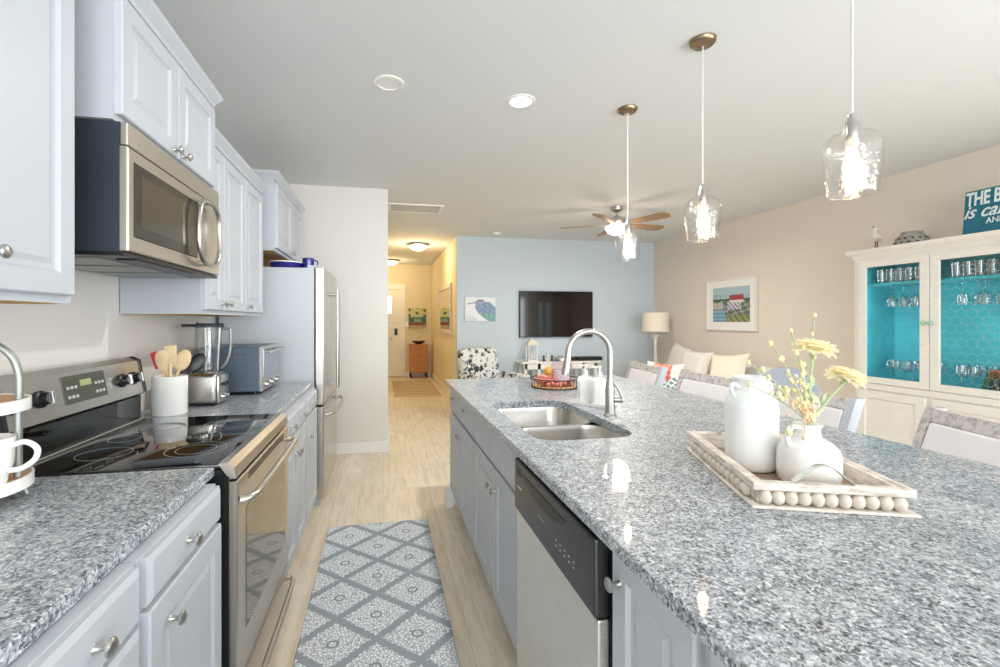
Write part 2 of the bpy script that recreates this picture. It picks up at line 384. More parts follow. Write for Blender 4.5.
def xf(bm, loc=(0, 0, 0), rot=None):
    if rot is not None: bmesh.ops.rotate(bm, cent=(0, 0, 0), matrix=rot, verts=bm.verts)
    bmesh.ops.translate(bm, vec=Vector(loc), verts=bm.verts); return bm
def join(*bms):
    a = bms[0]
    for b in bms[1:]:
        me = bpy.data.meshes.new('x'); b.to_mesh(me); b.free(); a.from_mesh(me); bpy.data.meshes.remove(me)
    return a
R = math.radians

# ------------------------------------------------------------ the room
H = 2.70
struct('floor', B(-1.3, 4.8, -5.3, 11.1, -.06, 0), 'floor')
struct('ceiling', B(-1.3, 4.8, -5.3, 11.1, H, H+.08), 'ceil')
struct('wall_left', B(-1.27, -1.15, -5.2, 4.83, 0, H), 'wall_w')
struct('wall_nook', B(-1.15, .05, 4.71, 4.83, 0, H), 'wall_w')
struct('wall_hall_left', B(-.07, .05, 4.83, 9.4, 0, H), 'hall')
struct('wall_foyer', B(-1.27, -1.15, 9.4, 11, 0, H), 'hall')
struct('wall_foyer_return', B(-1.15, -.07, 9.28, 9.4, 0, H), 'hall')
struct('wall_hall_right', B(1.16, 1.28, 7.22, 10.95, 0, H), 'hall')
struct('wall_far', B(1.16, 4.65, 7.1, 7.22, 0, H), 'blue')
b = BM(); box(b, -1.27, 1.28, 10.95, 11.07, 0, H)
struct('wall_hall_end', b, 'hall')
b = BM()   # right wall with a wide patio door opening near the camera side
box(b, 4.65, 4.77, 0, 7.22, 0, H); box(b, 4.65, 4.77, -5.3, -3.6, 0, H); box(b, 4.65, 4.77, -3.6, 0, 2.45, H)
struct('wall_right', b, 'wall')
b = BM(); box(b, -1.27, -1.1, -5.3, -5.2, 0, H); box(b, 4.1, 4.65, -5.3, -5.2, 0, H); box(b, -1.1, 4.1, -5.3, -5.2, 2.45, H); box(b, -1.1, 4.1, -5.3, -5.2, 0, .1)
struct('wall_behind_camera', b, 'wall')
def winframe(name, x0, x1, z0, z1, cols):
    b = BM(); t = .06
    box(b, x0, x1, -.04, .04, z1-t, z1); box(b, x0, x1, -.04, .04, z0, z0+t)
    for k in range(cols+1):
        x = x0+(x1-x0-t)*k/cols; box(b, x, x+t, -.04, .04, z0+t, z1-t)
    return struct(name, b, 'trim')
o = winframe('window_1', -1.1, 4.1, .1, 2.45, 4); o.location = (0, -5.25, 0)
o = winframe('door_2', -3.6, 0, 0, 2.45, 3); o.location = (4.71, 0, 0); o.rotation_euler = (0, 0, PI/2)
def baseboard(name, x0, x1, y0, y1): struct(name, B(x0, x1, y0, y1, 0, .11, bev=.004, seg=1), 'trim')
baseboard('baseboard_nook', -1.15, .064, 4.695, 4.71); baseboard('baseboard_nook_end', .05, .064, 4.71, 9.4)
baseboard('baseboard_far', 1.16, 4.65, 7.085, 7.1); baseboard('baseboard_right', 4.635, 4.65, 0, 7.1)
baseboard('baseboard_hall_right', 1.146, 1.16, 7.1, 10.95); baseboard('baseboard_hall_end', .52, 1.146, 10.935, 10.95)
# front door at the hall's end
b = framed(BM(), -.42, .42, .02, 2.08, [(0, -.04)], 0)
for x0, x1 in ((-.33, -.05), (.05, .33)):
    framed(b, x0, x1, .2, 1.35, [(.0, -.042), (.02, -.048), (.04, -.048), (.06, -.042)], -.038)
d1 = struct('door_1', b, 'trim', (0, 10.945, 0))
o = obj('door_window', B(-.2, .2, -.046, -.04, 1.52, 1.93), 'grass', d1)
o = obj('door_window_frame', join(B(-.24, .24, -.06, -.04, 1.93, 1.97), B(-.24, .24, -.06, -.04, 1.48, 1.52), B(-.24, -.2, -.06, -.04, 1.52, 1.93), B(.2, .24, -.06, -.04, 1.52, 1.93)), 'trim', d1)
obj('door_knob', lathe(BM(), [(0, 0), (.03, 0), (.03, .008), (.012, .012), (.012, .04), (.03, .05), (.032, .065), (.02, .08), (0, .082)], 16, (.2, -.045, .92), 'y'), 'nickel', d1, 40)
obj('keypad_lock', B(.27, .34, -.07, -.04, 1.0, 1.16, bev=.008), 'blk', d1)
b = BM(); box(b, -.54, -.42, -.02, 0, 0, 2.2); box(b, .42, .52, -.02, 0, 0, 2.2); box(b, -.54, .52, -.022, 0, 2.1, 2.22)
struct('trim_1', b, 'trim', (0, 10.95, 0))
struct('trim_2', B(.445, .50, 3.20, 3.31, 0, .12, bev=.004), 'trim')
# ceiling fixtures
def disc_light(label, x, y, lit):
    t = thing('recessed_light', label, 'ceiling light', (x, y, H))
    obj('trim_ring', L([(.062, -.002), (.066, -.008), (.085, -.006), (.088, -.0005)], seg=32), 'white', t, 40)
    if lit:
        obj('lens', L([(0, -.006), (.06, -.006), (.064, -.003)], seg=32), 'lens', t)
        light('recessed_lamp', 'AREA', (x, y, H-.02), 26, (1, .95, .88), (0, 0, 0), (.1, .1))
    else: obj('lens', L([(0, -.0015), (.03, -.003), (.062, -.004)], seg=32), 'whitem', t, 60)
disc_light('unlit white recessed ceiling light, left of the lit one', .033, 2.6, False)
disc_light('lit round recessed ceiling light glowing white', .832, 2.656, True)
t = thing('ceiling_vent', 'white rectangular ceiling air vent before the hallway', 'vent', (.38, 5.43, H))
b = BM(); box(b, -.32, .32, -.19, -.16, -.012, 0); box(b, -.32, .32, .16, .19, -.012, 0); box(b, -.32, -.29, -.16, .16, -.012, 0); box(b, .29, .32, -.16, .16, -.012, 0)
obj('vent_frame', b, 'trim', t)
b = BM()
for k in range(14): y = -.155+k*.0235; box(b, -.29, .29, y, y+.012, -.01, -.004)
obj('slats', b, 'vent', t)
t = thing('smoke_detector', 'small round white smoke detector on ceiling near blue wall', 'smoke detector', (1.71, 6.7, H))
obj('detector_body', L([(0, -.035), (.04, -.034), (.06, -.022), (.068, -.001)], seg=24), 'white', t, 40)
def hall_lamp(x, y, label, e):
    t = thing('flush_ceiling_lamp', label, 'ceiling light', (x, y, H))
    obj('rim', L([(.15, -.0), (.19, -.01), (.2, -.035), (.175, -.045)], seg=32), 'nickel', t, 40)
    obj('glass_bowl', L([(0, -.12), (.06, -.115), (.12, -.09), (.165, -.05), (.172, -.04)], seg=32), 'hlens', t, 60)
    light('hall_lamp_light', 'POINT', (x, y, H-.22), e, (1, .76, .45), radius=.12)
hall_lamp(.606, 7.97, 'glowing flush ceiling lamp, nearer one in the yellow hall', 17)
hall_lamp(.17, 10.2, 'glowing flush ceiling lamp at far end of hall by the door', 11)

# ------------------------------------------------------------ cabinets
# local frame: x along the run, front face at y=0 looking to -y, body towards +y
def base_cab(label, loc, rz, w, layout, depth=.60, top=.879, group=None, knob_side=None):
    t = thing('base_cabinet', label, 'cabinet', loc, rz, group)
    b = BM(); box(b, 0, w, .0, depth, .10, top); box(b, 0, w, .07, depth, 0, .10)
    obj('body', b, 'cab', t)
    for kind, x0, x1, z0, z1, kx, kz in layout:
        if kind == 'door': p = obj('door', door_bm(x0, x1, z0, z1), 'cab', t)
        else: p = obj('drawer' if kind == 'drawer' else 'false_drawer_front', drawer_bm(x0, x1, z0, z1), 'cab', t)
        if kx is not None:
            for kk in (kx if isinstance(kx, (list, tuple)) else [kx]): obj('knob', knob_bm(kk, kz), 'nickel', p, 40)
    return t
RZL, RZI = PI/2, -PI/2
XF = -.475
def two_door(w, split=None, drw='drawer', dz=.745, kz=.64):
    c = w/2 if split is None else split; g = .006; e = .012
    ks = ((e+c)/2, (c+w-e)/2)
    return [(drw, e, c-g, dz+.01, .866, ks[0] if drw == 'drawer' else None, .812), (drw, c+g, w-e, dz+.01, .866, ks[1] if drw == 'drawer' else None, .812),
            ('door', e, c-g, .115, dz-.006, c-.035, kz), ('door', c+g, w-e, .115, dz-.006, c+.035, kz)]
base_cab('narrow stack-of-drawers cabinet under the near left countertop', (XF, .662, 0), RZL, .325,
   [('drawer', .012, .313, .768, .876, .165, .822), ('drawer', .012, .313, .44, .758, .165, .60), ('drawer', .012, .313, .115, .43, .165, .28)])
base_cab('single door and drawer cabinet beside the range, near side', (XF, .99, 0), RZL, .43,
   [('drawer', .015, .42, .778, .876, .19, .828), ('door', .015, .42, .115, .768, .10, .70)])
base_cab('cabinet at far left bottom corner, nearest the camera', (XF, -.5, 0), RZL, 1.15, two_door(1.15))
base_cab('double door cabinet between the range and the single door cabinet', (XF, 2.25, 0), RZL, .62, two_door(.62))
base_cab('single door cabinet right beside the refrigerator', (XF, 2.87, 0), RZL, .48,
   [('drawer', .03, .44, .755, .866, .235, .812), ('door', .03, .44, .115, .744, .07, .63)])
# island (local x runs towards the camera)
XI = .505
base_cab('island cabinet at the far end, two doors under two drawers', (XI, 3.30, 0), RZI, .89, two_door(.89, .45, dz=.69, kz=.60), depth=.60)
base_cab('island sink cabinet with two false fronts above two doors', (XI, 2.41, 0), RZI, .87, [
   ('false_front', .012, .45, .70, .866, None, 0), ('false_front', .458, .858, .70, .866, None, 0),
   ('door', .012, .45, .115, .688, .415, .60), ('door', .458, .858, .115, .688, .49, .60)], depth=.60, top=.70)
base_cab('narrow full height island cabinet right beside the dishwasher', (XI, .908, 0), RZI, .278, [('door', .012, .275, .115, .868, .045, .80)], depth=.6)
base_cab('island cabinet at bottom edge of frame, nearest the camera', (XI, .63, 0), RZI, 1.1, [('door', .03, .5, .115, .868, .46, .8), ('door', .51, 1.07, .115, .868, .55, .8)], depth=.6)
# back panel of island carrying the bar overhang
struct('trim_3', B(1.14, 1.18, -.5, 3.28, 0, .879), 'cab')

def slab(bm, x0, x1, y0, y1, z0, z1, hole=None, r=.006):
    def lp(i, z): return [(x0+i, y0+i, z), (x1-i, y0+i, z), (x1-i, y1-i, z), (x0+i, y1-i, z)]
    outer = [lp(r, z0), lp(0, z0+r), lp(0, z1-r), lp(r*.3, z1-r*.3), lp(r, z1)]
    Ls = [[bm.verts.new(p) for p in l] for l in outer]
    for a, b in zip(Ls, Ls[1:]):
        for i in range(4): bm.faces.new((a[i], a[(i+1) % 4], b[(i+1) % 4], b[i]))
    if not hole:
        bm.faces.new(Ls[0][::-1]); bm.faces.new(Ls[-1]); return bm
    ha = [bm.verts.new((x, y, z1)) for x, y in hole]; hb = [bm.verts.new((x, y, z0)) for x, y in hole]; n = len(hole)
    for i in range(n): bm.faces.new((ha[i], ha[(i+1) % n], hb[(i+1) % n], hb[i]))
    for O, Hh in ((Ls[-1], ha), (Ls[0], hb)):
        es = [bm.edges.get((O[i], O[(i+1) % 4])) for i in range(4)]+[bm.edges.get((Hh[i], Hh[(i+1) % n])) for i in range(n)]
        bmesh.ops.triangle_fill(bm, edges=es, use_beauty=True)
    return bm
tag(obj('countertop', slab(BM(), -1.149, -.495, -.5, 1.468, .880, .914), 'gran'), 'speckled grey granite countertop on near left cabinets', 'countertop')
tag(obj('countertop', slab(BM(), -1.149, -.495, 2.242, 3.37, .880, .914), 'gran'), 'short granite countertop between range and refrigerator', 'countertop')
hole = rrect(.55, .955, 1.54, 2.32, .09, 6)
tag(obj('island_countertop', slab(BM(), .452, 1.81, -.5, 3.32, .880, .914, hole), 'gran'), 'large speckled grey granite island countertop with sink cut-out', 'countertop')
# sink
sk = thing('kitchen_sink', 'undermount double bowl stainless steel sink in the island', 'sink', (.75, 1.93, .879))
def bowl(y0, y1):
    def l(i, z, r): return [(x, y, z) for x, y in rrect(-.205+i, .210-i, y0+i, y1-i, r, 6)]
    return loft(BM(), [l(-.012, .0, .10), l(0, -.0, .09), l(.004, -.02, .088), l(.012, -.15, .08), l(.03, -.178, .07), l(.07, -.185, .05)], cap0=False)
for y0, y1 in ((-.395, -.04), (-.015, .395)):
    bo = obj('bowl', bowl(y0, y1), 'ssb' if 'ssb' in M else 'ss', sk, 50)
    cy = (y0+y1)/2
    obj('drain', lathe(BM(), [(0, .0), (.03, .001), (.042, .004), (.045, .001)], 20, (0, cy, -.1845)), 'chrome', bo, 40)
# faucet
fc = thing('kitchen_faucet', 'tall brushed nickel gooseneck faucet beside the sink', 'faucet', (1.02, 1.9, .914))
obj('base', L([(0, 0), (.03, 0), (.03, .006), (.024, .012), (.0215, .05), (.021, .12), (.016, .16), (.0145, .17)], seg=20), 'nickel', fc, 40)
pts = [(0, 0, .15), (0, 0, .285)] + [(-.102+.102*math.cos(a), .0, .285+.102*math.sin(a)) for a in [R(k) for k in range(15, 166, 15)]] + [(-.205, 0, .275)]
obj('gooseneck', tube(BM(), smoothpath(pts, 3), .0135, 14), 'nickel', fc, 50)
obj('spray_head', tube(BM(), [(-.204, 0, .285), (-.208, 0, .25), (-.214, 0, .21), (-.218, 0, .19)], [.0145, .017, .02, .018], 14), 'nickel', fc, 50)
obj('lever', join(tube(BM(), [(.015, -.01, .075), (.04, -.02, .075), (.05, -.024, .075)], [.014, .014, .016], 12), tube(BM(), [(.05, -.024, .075), (.035, -.02, .12), (.012, -.012, .155)], [.008, .006, .005], 10)), 'nickel', fc, 50)

# wall cabinets
def crown(bm, x0, x1, z, yf, depth, left=True, right=True):
    """mitred crown along front and both ends; front at y=yf, z = underside"""
    prof = [(0, 0), (-.008, .0), (-.012, .014), (-.034, .044), (-.038, .058), (0, .058)]
    loops = []
    for o_, z_ in prof:
        i = o_
        loops.append([(x0+(i if left else 0), depth, z+z_), (x0+(i if left else 0), yf+i, z+z_), (x1-(i if right else 0), yf+i, z+z_), (x1-(i if right else 0), depth, z+z_)])
    Ls = [[bm.verts.new(p) for p in l] for l in loops]
    for a, b in zip(Ls, Ls[1:]):
        for i in range(3): bm.faces.new((a[i], a[i+1], b[i+1], b[i]))
    bm.faces.new(Ls[-1]); return bm
def wall_cab(label, x, y, w, z0, z1, depth, doors, crn=True, wood=False, sides=(True, True)):
    t = thing('wall_cabinet', label, 'cabinet', (x, y, z0), RZL)
    h = z1-z0
    obj('body', B(0, w, 0, depth, .0, h), 'cab', t)
    obj('underside_panel', B(.018, w-.018, .02, depth-.002, -.002, .0), 'wood', t)
    for x0, x1, kx, kz in doors:
        d = obj('door', door_bm(x0, x1, .02, h-.02), 'cab', t)
        obj('knob', knob_bm(kx, kz), 'nickel', d, 40)
    if crn: obj('crown_molding', crown(BM(), 0, w, h-.002, 0, depth, *sides), 'cab', t)
    return t
XU = -.82
wall_cab('near upper cabinet at the left edge of the photo', XU, 1.02, .37, 1.395, 2.5, .328, [(.02, .355, .095, .10)], sides=(False, False))
wall_cab('upper cabinet over the microwave with two short doors', -.769, 1.48, .77, 1.935, 2.33, .378, [(.012, .378, .345, .04), (.386, .758, .42, .04)])
wall_cab('tall upper cabinet over the toaster, four-door run beyond microwave', XU, 2.262, .80+.235, 1.38, 2.215, .325,
   [(.012, .25, .22, .055), (.256, .62, .295, .055), (.626, 1.02, .66, .055)], sides=(False, True))
wall_cab('upper cabinet over the refrigerator, deeper than its neighbours', -.745, 3.345, 1.03, 1.84, 2.33, .40, [(.012, .505, .47, .05), (.515, 1.018, .55, .05)])

# ------------------------------------------------------------ microwave
mw = thing('microwave', 'stainless over-the-range microwave with oval handle', 'microwave', (-.755, 1.49, 1.54), RZL)
W_ = .752
obj('housing', B(0, W_, .0, .38, .012, .392), 'dkg', mw)
b = B(0, W_, -.02, -.0, .325, .392, bev=.003); obj('top_trim', b, 'ssw', mw)
obj('rear_housing', B(-.0015, W_+.0015, .17, .38, .014, .39), 'blk', mw)
dr = obj('door', framed(BM(), 0, W_, .015, .322, [(0, -.018), (.004, -.022), (.03, -.022)], 0), 'ssw', mw)
obj('window', framed(BM(), .03, .50, .06, .285, [(0, -.023), (.003, -.0245), (.02, -.0245)], -.02), 'mwb', dr)
obj('window_screen', framed(BM(), .07, .46, .095, .255, [(0, -.0255)], -.0245), 'mwg', dr)
pp = [(.625, -.025, .17)]
hp = [(.555+.115*math.cos(a)*abs(math.cos(a))**-.35 if abs(math.cos(a)) > 1e-3 else .555, -.05, .17+.13*math.sin(a)*(abs(math.sin(a))**-.2 if abs(math.sin(a)) > 1e-3 else 1)) for a in [2*PI*k/28 for k in range(28)]]
obj('handle', join(tube(BM(), hp, .0095, 10, closed=True), tube(BM(), [(.555, -.022, .294), (.555, -.05, .298)], .009, 8), tube(BM(), [(.555, -.022, .046), (.555, -.05, .042)], .009, 8)), 'nickel', dr, 50)
obj('control_strip', B(.52, .59, -.0245, -.022, .07, .28, bev=.001), 'ss', dr)
b = B(.0, W_, -.012, .36, -.0, .012); obj('underside', b, 'blk', mw)
b = BM()
for x0 in (.05, .28, .51): box(b, x0, x0+.19, .08, .34, -.003, .0)
obj('grease_filter', b, 'filt', mw)
obj('vent_slot', B(.08, .5, -.006, .05, -.004, -.0), 'blk', mw)

# ------------------------------------------------------------ range
rg = thing('electric_range', 'stainless electric range with black glass cooktop', 'range', (-.455, 1.472, 0), RZL)
w = .764
obj('body', B(.0, w, .02, .655, .02, .90), 'blk', rg)
obj('side_trim', B(-.0005, .012, .0, .03, .12, .88), 'blk', rg)
ct = obj('cooktop', B(.002, w-.002, -.0, .60, .90, .918, bev=.004), 'bgl', rg, 40)
obj('front_rim', loft(BM(), [[(x, -.018, .872), (x, .0, .872), (x, .03, .919), (x, .006, .921), (x, -.014, .905)] for x in (.0, w)]), 'ssw', rg)
def ringb(cx, cy, r):
    return lathe(BM(), [(r-.0012, .0002), (r-.0012, .0006), (r+.0012, .0006), (r+.0012, .0002)], 48, (cx, cy, .918))
for cx, cy, r in ((.19, .16, .09), (.19, .16, .06), (.19, .43, .075), (.58, .16, .11), (.58, .16, .075), (.58, .43, .08), (.385, .47, .05)):
    obj('burner_ring', ringb(cx, cy, r), 'ring', ct)
od = obj('oven_door', framed(BM(), .006, w-.006, .235, .862, [(0, -.018), (.004, -.022), (.03, -.022)], .02), 'ssw', rg)
obj('oven_window', framed(BM(), .09, w-.09, .36, .75, [(0, -.0235), (.002, -.024), (.03, -.024)], -.022), 'ovg', od)
obj('door_vent', join(B(.12, w-.12, -.0235, -.022, .832, .838), B(.12, w-.12, -.0235, -.022, .844, .85)), 'blk', od)
obj('oven_handle', tube(BM(), smoothpath([(.02, -.025, .80), (.035, -.055, .803), (.12, -.066, .806), (.385, -.07, .808), (w-.12, -.066, .806), (w-.035, -.055, .803), (w-.02, -.025, .80)], 5), .0125, 12), 'ssw', od, 50)
sd = obj('storage_drawer', framed(BM(), .006, w-.006, .045, .225, [(0, -.018), (.004, -.022), (.03, -.022)], .02), 'ssw', rg)
obj('drawer_handle', tube(BM(), smoothpath([(.03, -.02, .165), (.045, -.045, .165), (.12, -.055, .165), (.385, -.058, .165), (w-.12, -.055, .165), (w-.045, -.045, .165), (w-.03, -.02, .165)], 5), .011, 12), 'ssw', sd, 50)
bgp = [(.655, .90), (.60, .90), (.60, 1.02), (.575, 1.035), (.60, 1.175), (.63, 1.19), (.655, 1.185)]
def yz_prism(poly, x0, x1):
    bm = BM(); a = [bm.verts.new((x0, y, z)) for y, z in poly]; b_ = [bm.verts.new((x1, y, z)) for y, z in poly]; n = len(poly)
    bm.faces.new(a[::-1]); bm.faces.new(b_)
    for i in range(n): bm.faces.new((a[i], a[(i+1) % n], b_[(i+1) % n], b_[i]))
    return bm
bk = obj('backguard', yz_prism([(y-.0, z) for y, z in bgp], .012, w-.012), 'ss', rg)
obj('riser_glass', B(.02, w-.02, .592, .5995, .925, 1.02), 'bgl', rg)
obj('riser_edge', B(.0, w, .575, .62, .916, .926, bev=.003), 'ss', rg)
for x0 in (.0, w-.014): obj('end_cap', yz_prism([(y-.004, z+.003) for y, z in bgp], x0, x0+.014), 'blk', bk)
tilt = Matrix.Rotation(-math.atan2(.025, .14), 3, 'X')
def on_panel(bm, x, s):   # s = 0..1 up the sloping panel
    return xf(bm, (x, .575+.025*s, 1.035+.14*s), tilt)
dp = obj('display', on_panel(B(-.115, .115, -.003, .001, -.048, .048, bev=.001), .375, .56), 'lcd', bk)
obj('digits', on_panel(B(-.03, .03, -.004, -.0028, .0, .022), .375, .60), 'lcdg', dp)
b = BM()
for i in range(3):
    for j in range(2):
        for s in (-1, 1): box(b, s*.075+(i-1)*.02-.006, s*.075+(i-1)*.02+.006, -.0042, -.0028, -.03+j*.032, -.02+j*.032)
obj('touch_keys', on_panel(b, .375, .56), 'letter2', dp)
for x in (.05, .155, .60, .685):
    kb = lathe(BM(), [(0, 0), (.027, 0), (.027, .006), (.02, .01), (.019, .028), (.017, .03), (0, .03)], 24, (0, 0, 0), 'y')
    k = obj('control_knob', on_panel(kb, x, .5), 'blk', bk, 40)
    obj('knob_grip', on_panel(B(-.005, .005, -.04, -.028, -.02, .02, bev=.002), x, .5), 'nickel', k)

# ------------------------------------------------------------ refrigerator
fr = thing('refrigerator', 'french door stainless refrigerator with grey sides', 'refrigerator', (-.42, 3.41, 0), RZL)
w = .90
obj('body', B(.0, w, .07, .70, .05, 1.73, bev=.004), 'frg', fr)
obj('hinge_cover', join(B(.02, .12, .02, .12, 1.73, 1.752, bev=.004), B(w-.12, w-.02, .02, .12, 1.73, 1.752, bev=.004)), 'frg', fr)
for x0, x1, hx in ((.0, .447, .41), (.453, w, .49)):
    d = obj('door', B(x0, x1, -.0, .062, .735, 1.74, bev=.008), 'ss', fr)
    obj('handle', join(tube(BM(), [(hx, -.055, .80), (hx, -.055, 1.60)], .011, 12), tube(BM(), [(hx, 0, .84), (hx, -.055, .84)], .009, 8), tube(BM(), [(hx, 0, 1.56), (hx, -.055, 1.56)], .009, 8)), 'nickel', d, 50)
d = obj('freezer_drawer', B(.0, w, -.0, .062, .06, .725, bev=.008), 'ss', fr)
obj('handle', tube(BM(), smoothpath([(.06, 0, .655), (.08, -.05, .66), (.2, -.07, .66), (.45, -.08, .66), (.7, -.07, .66), (.82, -.05, .66), (.84, 0, .655)], 5), .012, 12), 'nickel', d, 50)
obj('toe_grille', B(.02, w-.02, .03, .1, .0, .052), 'frg', fr)
obj('door_gasket', B(.004, w-.004, .06, .072, .07, 1.725), 'dkg', fr)
t = thing('casserole_dish', 'cobalt blue oval dish with white rim on top of refrigerator', 'dish', (-.72, 3.66, 1.7325), R(80))
b = BM(); lathe(b, [(0, 0), (.10, 0), (.12, .02), (.125, .052), (.115, .052), (.11, .02), (0, .012)], 28); 
for v in b.verts: v.co.x *= 1.15
obj('dish_body', b, 'cob', t, 50)
b = BM(); lathe(b, [(.114, .052), (.128, .053), (.127, .061), (.114, .06)], 28)
for v in b.verts: v.co.x *= 1.15
obj('dish_rim', b, 'white', t, 50)
t = thing('cobalt_mug', 'cobalt blue mug on top of refrigerator, right of the dish', 'mug', (-.56, 3.62, 1.7405))
obj('cup', L([(0, 0), (.038, 0), (.043, .02), (.043, .085), (.039, .085), (.038, .01), (0, .008)], seg=24), 'cob', t, 50)
obj('handle', tube(BM(), [(.04, 0, .07), (.065, 0, .065), (.07, 0, .045), (.06, 0, .025), (.04, 0, .02)], .006, 8), 'cob', t, 60)

# ------------------------------------------------------------ dishwasher
dw = thing('dishwasher', 'stainless dishwasher with dark control panel in the island', 'dishwasher', (.464, 1.534, 0), RZI)
w = .62
obj('tub', B(0, w, .028, .58, .10, .874), 'blk', dw)
obj('toe_panel', B(0, w, .08, .12, .0, .11), 'blk', dw)
obj('door_panel', B(.004, w-.004, -.0, .028, .115, .688, bev=.004), 'ssd', dw)
cp = obj('control_panel', B(.002, w-.002, -.008, .028, .692, .868, bev=.006), 'dwp' if 'dwp' in M else 'blk', dw)
obj('grip_pocket', loft(BM(), [[(.10, y, .838), (.46, y, .838), (.43, y, .818), (.36, y, .80), (.20, y, .80), (.13, y, .818)] for y in (-.0095, -.008)]), 'blk', cp)
b = BM()
for k in range(4): box(b, .25+k*.014, .256+k*.014, -.0088, -.008, .765, .768)
for k in range(5):
    for j in range(2): box(b, .39+k*.028, .397+k*.028, -.0088, -.008, .745+j*.014, .748+j*.014)
obj('legend', b, 'letter2', cp)
b = BM()
for k in range(6): box(b, .035+k*.008, .039+k*.008, -.0095, -.008, .82, .845)
obj('vent_grille', b, 'dkg', cp)
obj('badge', B(.04, .085, -.0095, -.008, .778, .784), 'letter2', cp)

# ------------------------------------------------------------ left counter objects
ty = thing('tiered_tray', 'two tier wooden tray with arched metal handle at left edge', 'tray', (-.985, 1.27, .9145))
def plate(name, z, r):
    d = obj(name, L([(0, z), (r-.008, z), (r-.008, z+.003), (0, z+.003)], seg=40), 'wood2', ty)
    obj('rim', L([(r-.008, z-.002), (r-.004, z-.022), (r, z-.022), (r, z+.006), (r-.004, z+.007), (r-.008, z+.004), (r-.008, z-.002)], seg=40), 'white', d, 40)
plate('lower_plate', .05, .135); plate('upper_plate', .238, .13)
for a in (20, 140, 260): obj('foot', tube(BM(), [(.11*math.cos(R(a)), .11*math.sin(R(a)), .05), (.125*math.cos(R(a)), .125*math.sin(R(a)), .004)], [.008, .005], 8), 'galv', ty, 50)
obj('arch_handle', tube(BM(), smoothpath([(.113, .02, .04), (.113, .02, .2), (.113, .02, .31), (.085, .01, .37), (0, 0, .40), (-.085, -.01, .37), (-.113, -.02, .31), (-.113, -.02, .04)], 5), .0085, 10), 'galv', ty, 50)
t = thing('coffee_mug', 'pale grey mug on the lower plate of the tiered tray', 'mug', (-.900, 1.235, .9680), R(5))
obj('cup', L([(0, 0), (.036, 0), (.038, .012), (.037, .014), (.043, .03), (.048, .045), (.052, .11), (.048, .11), (.044, .045), (.034, .012), (0, .01)], seg=28), 'grpostm' if 'grpostm' in M else 'white', t, 50)
obj('handle', tube(BM(), smoothpath([(.049, 0, .09), (.076, 0, .097), (.098, 0, .08), (.094, 0, .055), (.07, 0, .036), (.045, 0, .032)], 4), .0065, 8), 'white', t, 60)
for k, (dx, dy) in enumerate(((-.03, -.02), (.02, .05))):
    t = thing('small_jar', ['small jar with a wooden lid on upper plate of tray', 'small jar with wooden lid at back of upper plate'][k], 'jar', (-.985+dx, 1.25+dy, 1.1565))
    obj('jar_body', L([(0, 0), (.024, 0), (.026, .03), (.022, .04), (0, .04)], seg=20), 'whitem', t, 40); obj('lid', L([(0, .04), (.025, .04), (.025, .05), (0, .05)], seg=20), 'wood2', t, 40)

cr = thing('utensil_crock', 'white ceramic crock holding wooden spoons', 'crock', (-.978, 2.34, .9145))
obj('crock_body', L([(0, 0), (.069, 0), (.072, .004), (.072, .17), (.073, .175), (.070, .178), (.067, .172), (.065, .01), (0, .008)], seg=40), 'white', cr, 40)
def spoon(label, lean, az, length, m, kind='spoon', name='wooden_spoon', turn=0):
    lx, ly = math.cos(R(az)), math.sin(R(az)); s = math.sin(R(lean)); c = math.cos(R(lean))
    t = thing(name, label, 'utensil', (-.978-lx*.03, 2.34-ly*.03, .9245))
    p = lambda d: (lx*s*d, ly*s*d, c*d)
    obj('handle', tube(BM(), [p(.0), p(length-.05)], [.005, .007], 8), m if m != 'red' else 'utens', t, 50)
    b = sphere(BM(), (0, 0, 0), 1, 14, (.033, .008, .052) if kind == 'spoon' else (.024, .005, .038))
    if kind == 'flat': b.free(); b = B(-.026, .026, -.004, .004, -.035, .045, bev=.004)
    ax = Vector((0, 0, 1)).rotation_difference(Vector(p(1))).to_matrix()
    xf(b, p(length-.01), ax @ Matrix.Rotation(R(turn+12), 3, 'Z')); obj('head', b, m, t, 50)
spoon('red headed spatula, leftmost in the crock', 17, 185, .26, 'red', 'flat', 'spatula')
spoon('wooden spoon just right of the red spatula', 13, 205, .255, 'utens')
spoon('flat wooden turner in middle of the crock', 5, 120, .275, 'utens', 'flat', 'wooden_turner')
spoon('wooden spoon at right side of the crock', 6, 330, .26, 'utens')
spoon('wooden spoon behind, leaning right in the crock', 19, 30, .26, 'utens', 'spoon')
spoon('black ladle leaning far right out of the crock', 32, 25, .27, 'blk', 'spoon', 'ladle')
ts = thing('toaster', 'stainless two slice toaster beside the white crock', 'toaster', (-.83, 2.49, .9145), RZL)
obj('shell', B(0, .165, .0, .24, .012, .165, bev=.02, seg=4), 'ss', ts, 40)
obj('end_plate', B(.006, .159, -.012, .004, .012, .155, bev=.008), 'nickel', ts, 40)
for x in (.045, .105): obj('slot', B(x, x+.02, .03, .21, .163, .1665), 'blk', ts)
for x in (.05, .115):
    obj('lever', B(x-.014, x+.014, -.03, -.01, .10, .115, bev=.003), 'blk', ts); obj('dial', lathe(BM(), [(0, 0), (.013, 0), (.011, .014), (0, .014)], 16, (x, -.012, .045), 'y'), 'chrome', ts, 40)
obj('feet', join(B(.01, .155, .01, .03, 0, .013), B(.01, .155, .21, .23, 0, .013)), 'blk', ts)
bl = thing('blender', 'clear blender pitcher with dark lid behind the toaster', 'blender', (-.945, 2.735, .9145))
obj('motor_base', L([(0, 0), (.068, 0), (.07, .01), (.06, .10), (.045, .125), (0, .125)], seg=28), 'dkg', bl, 40)
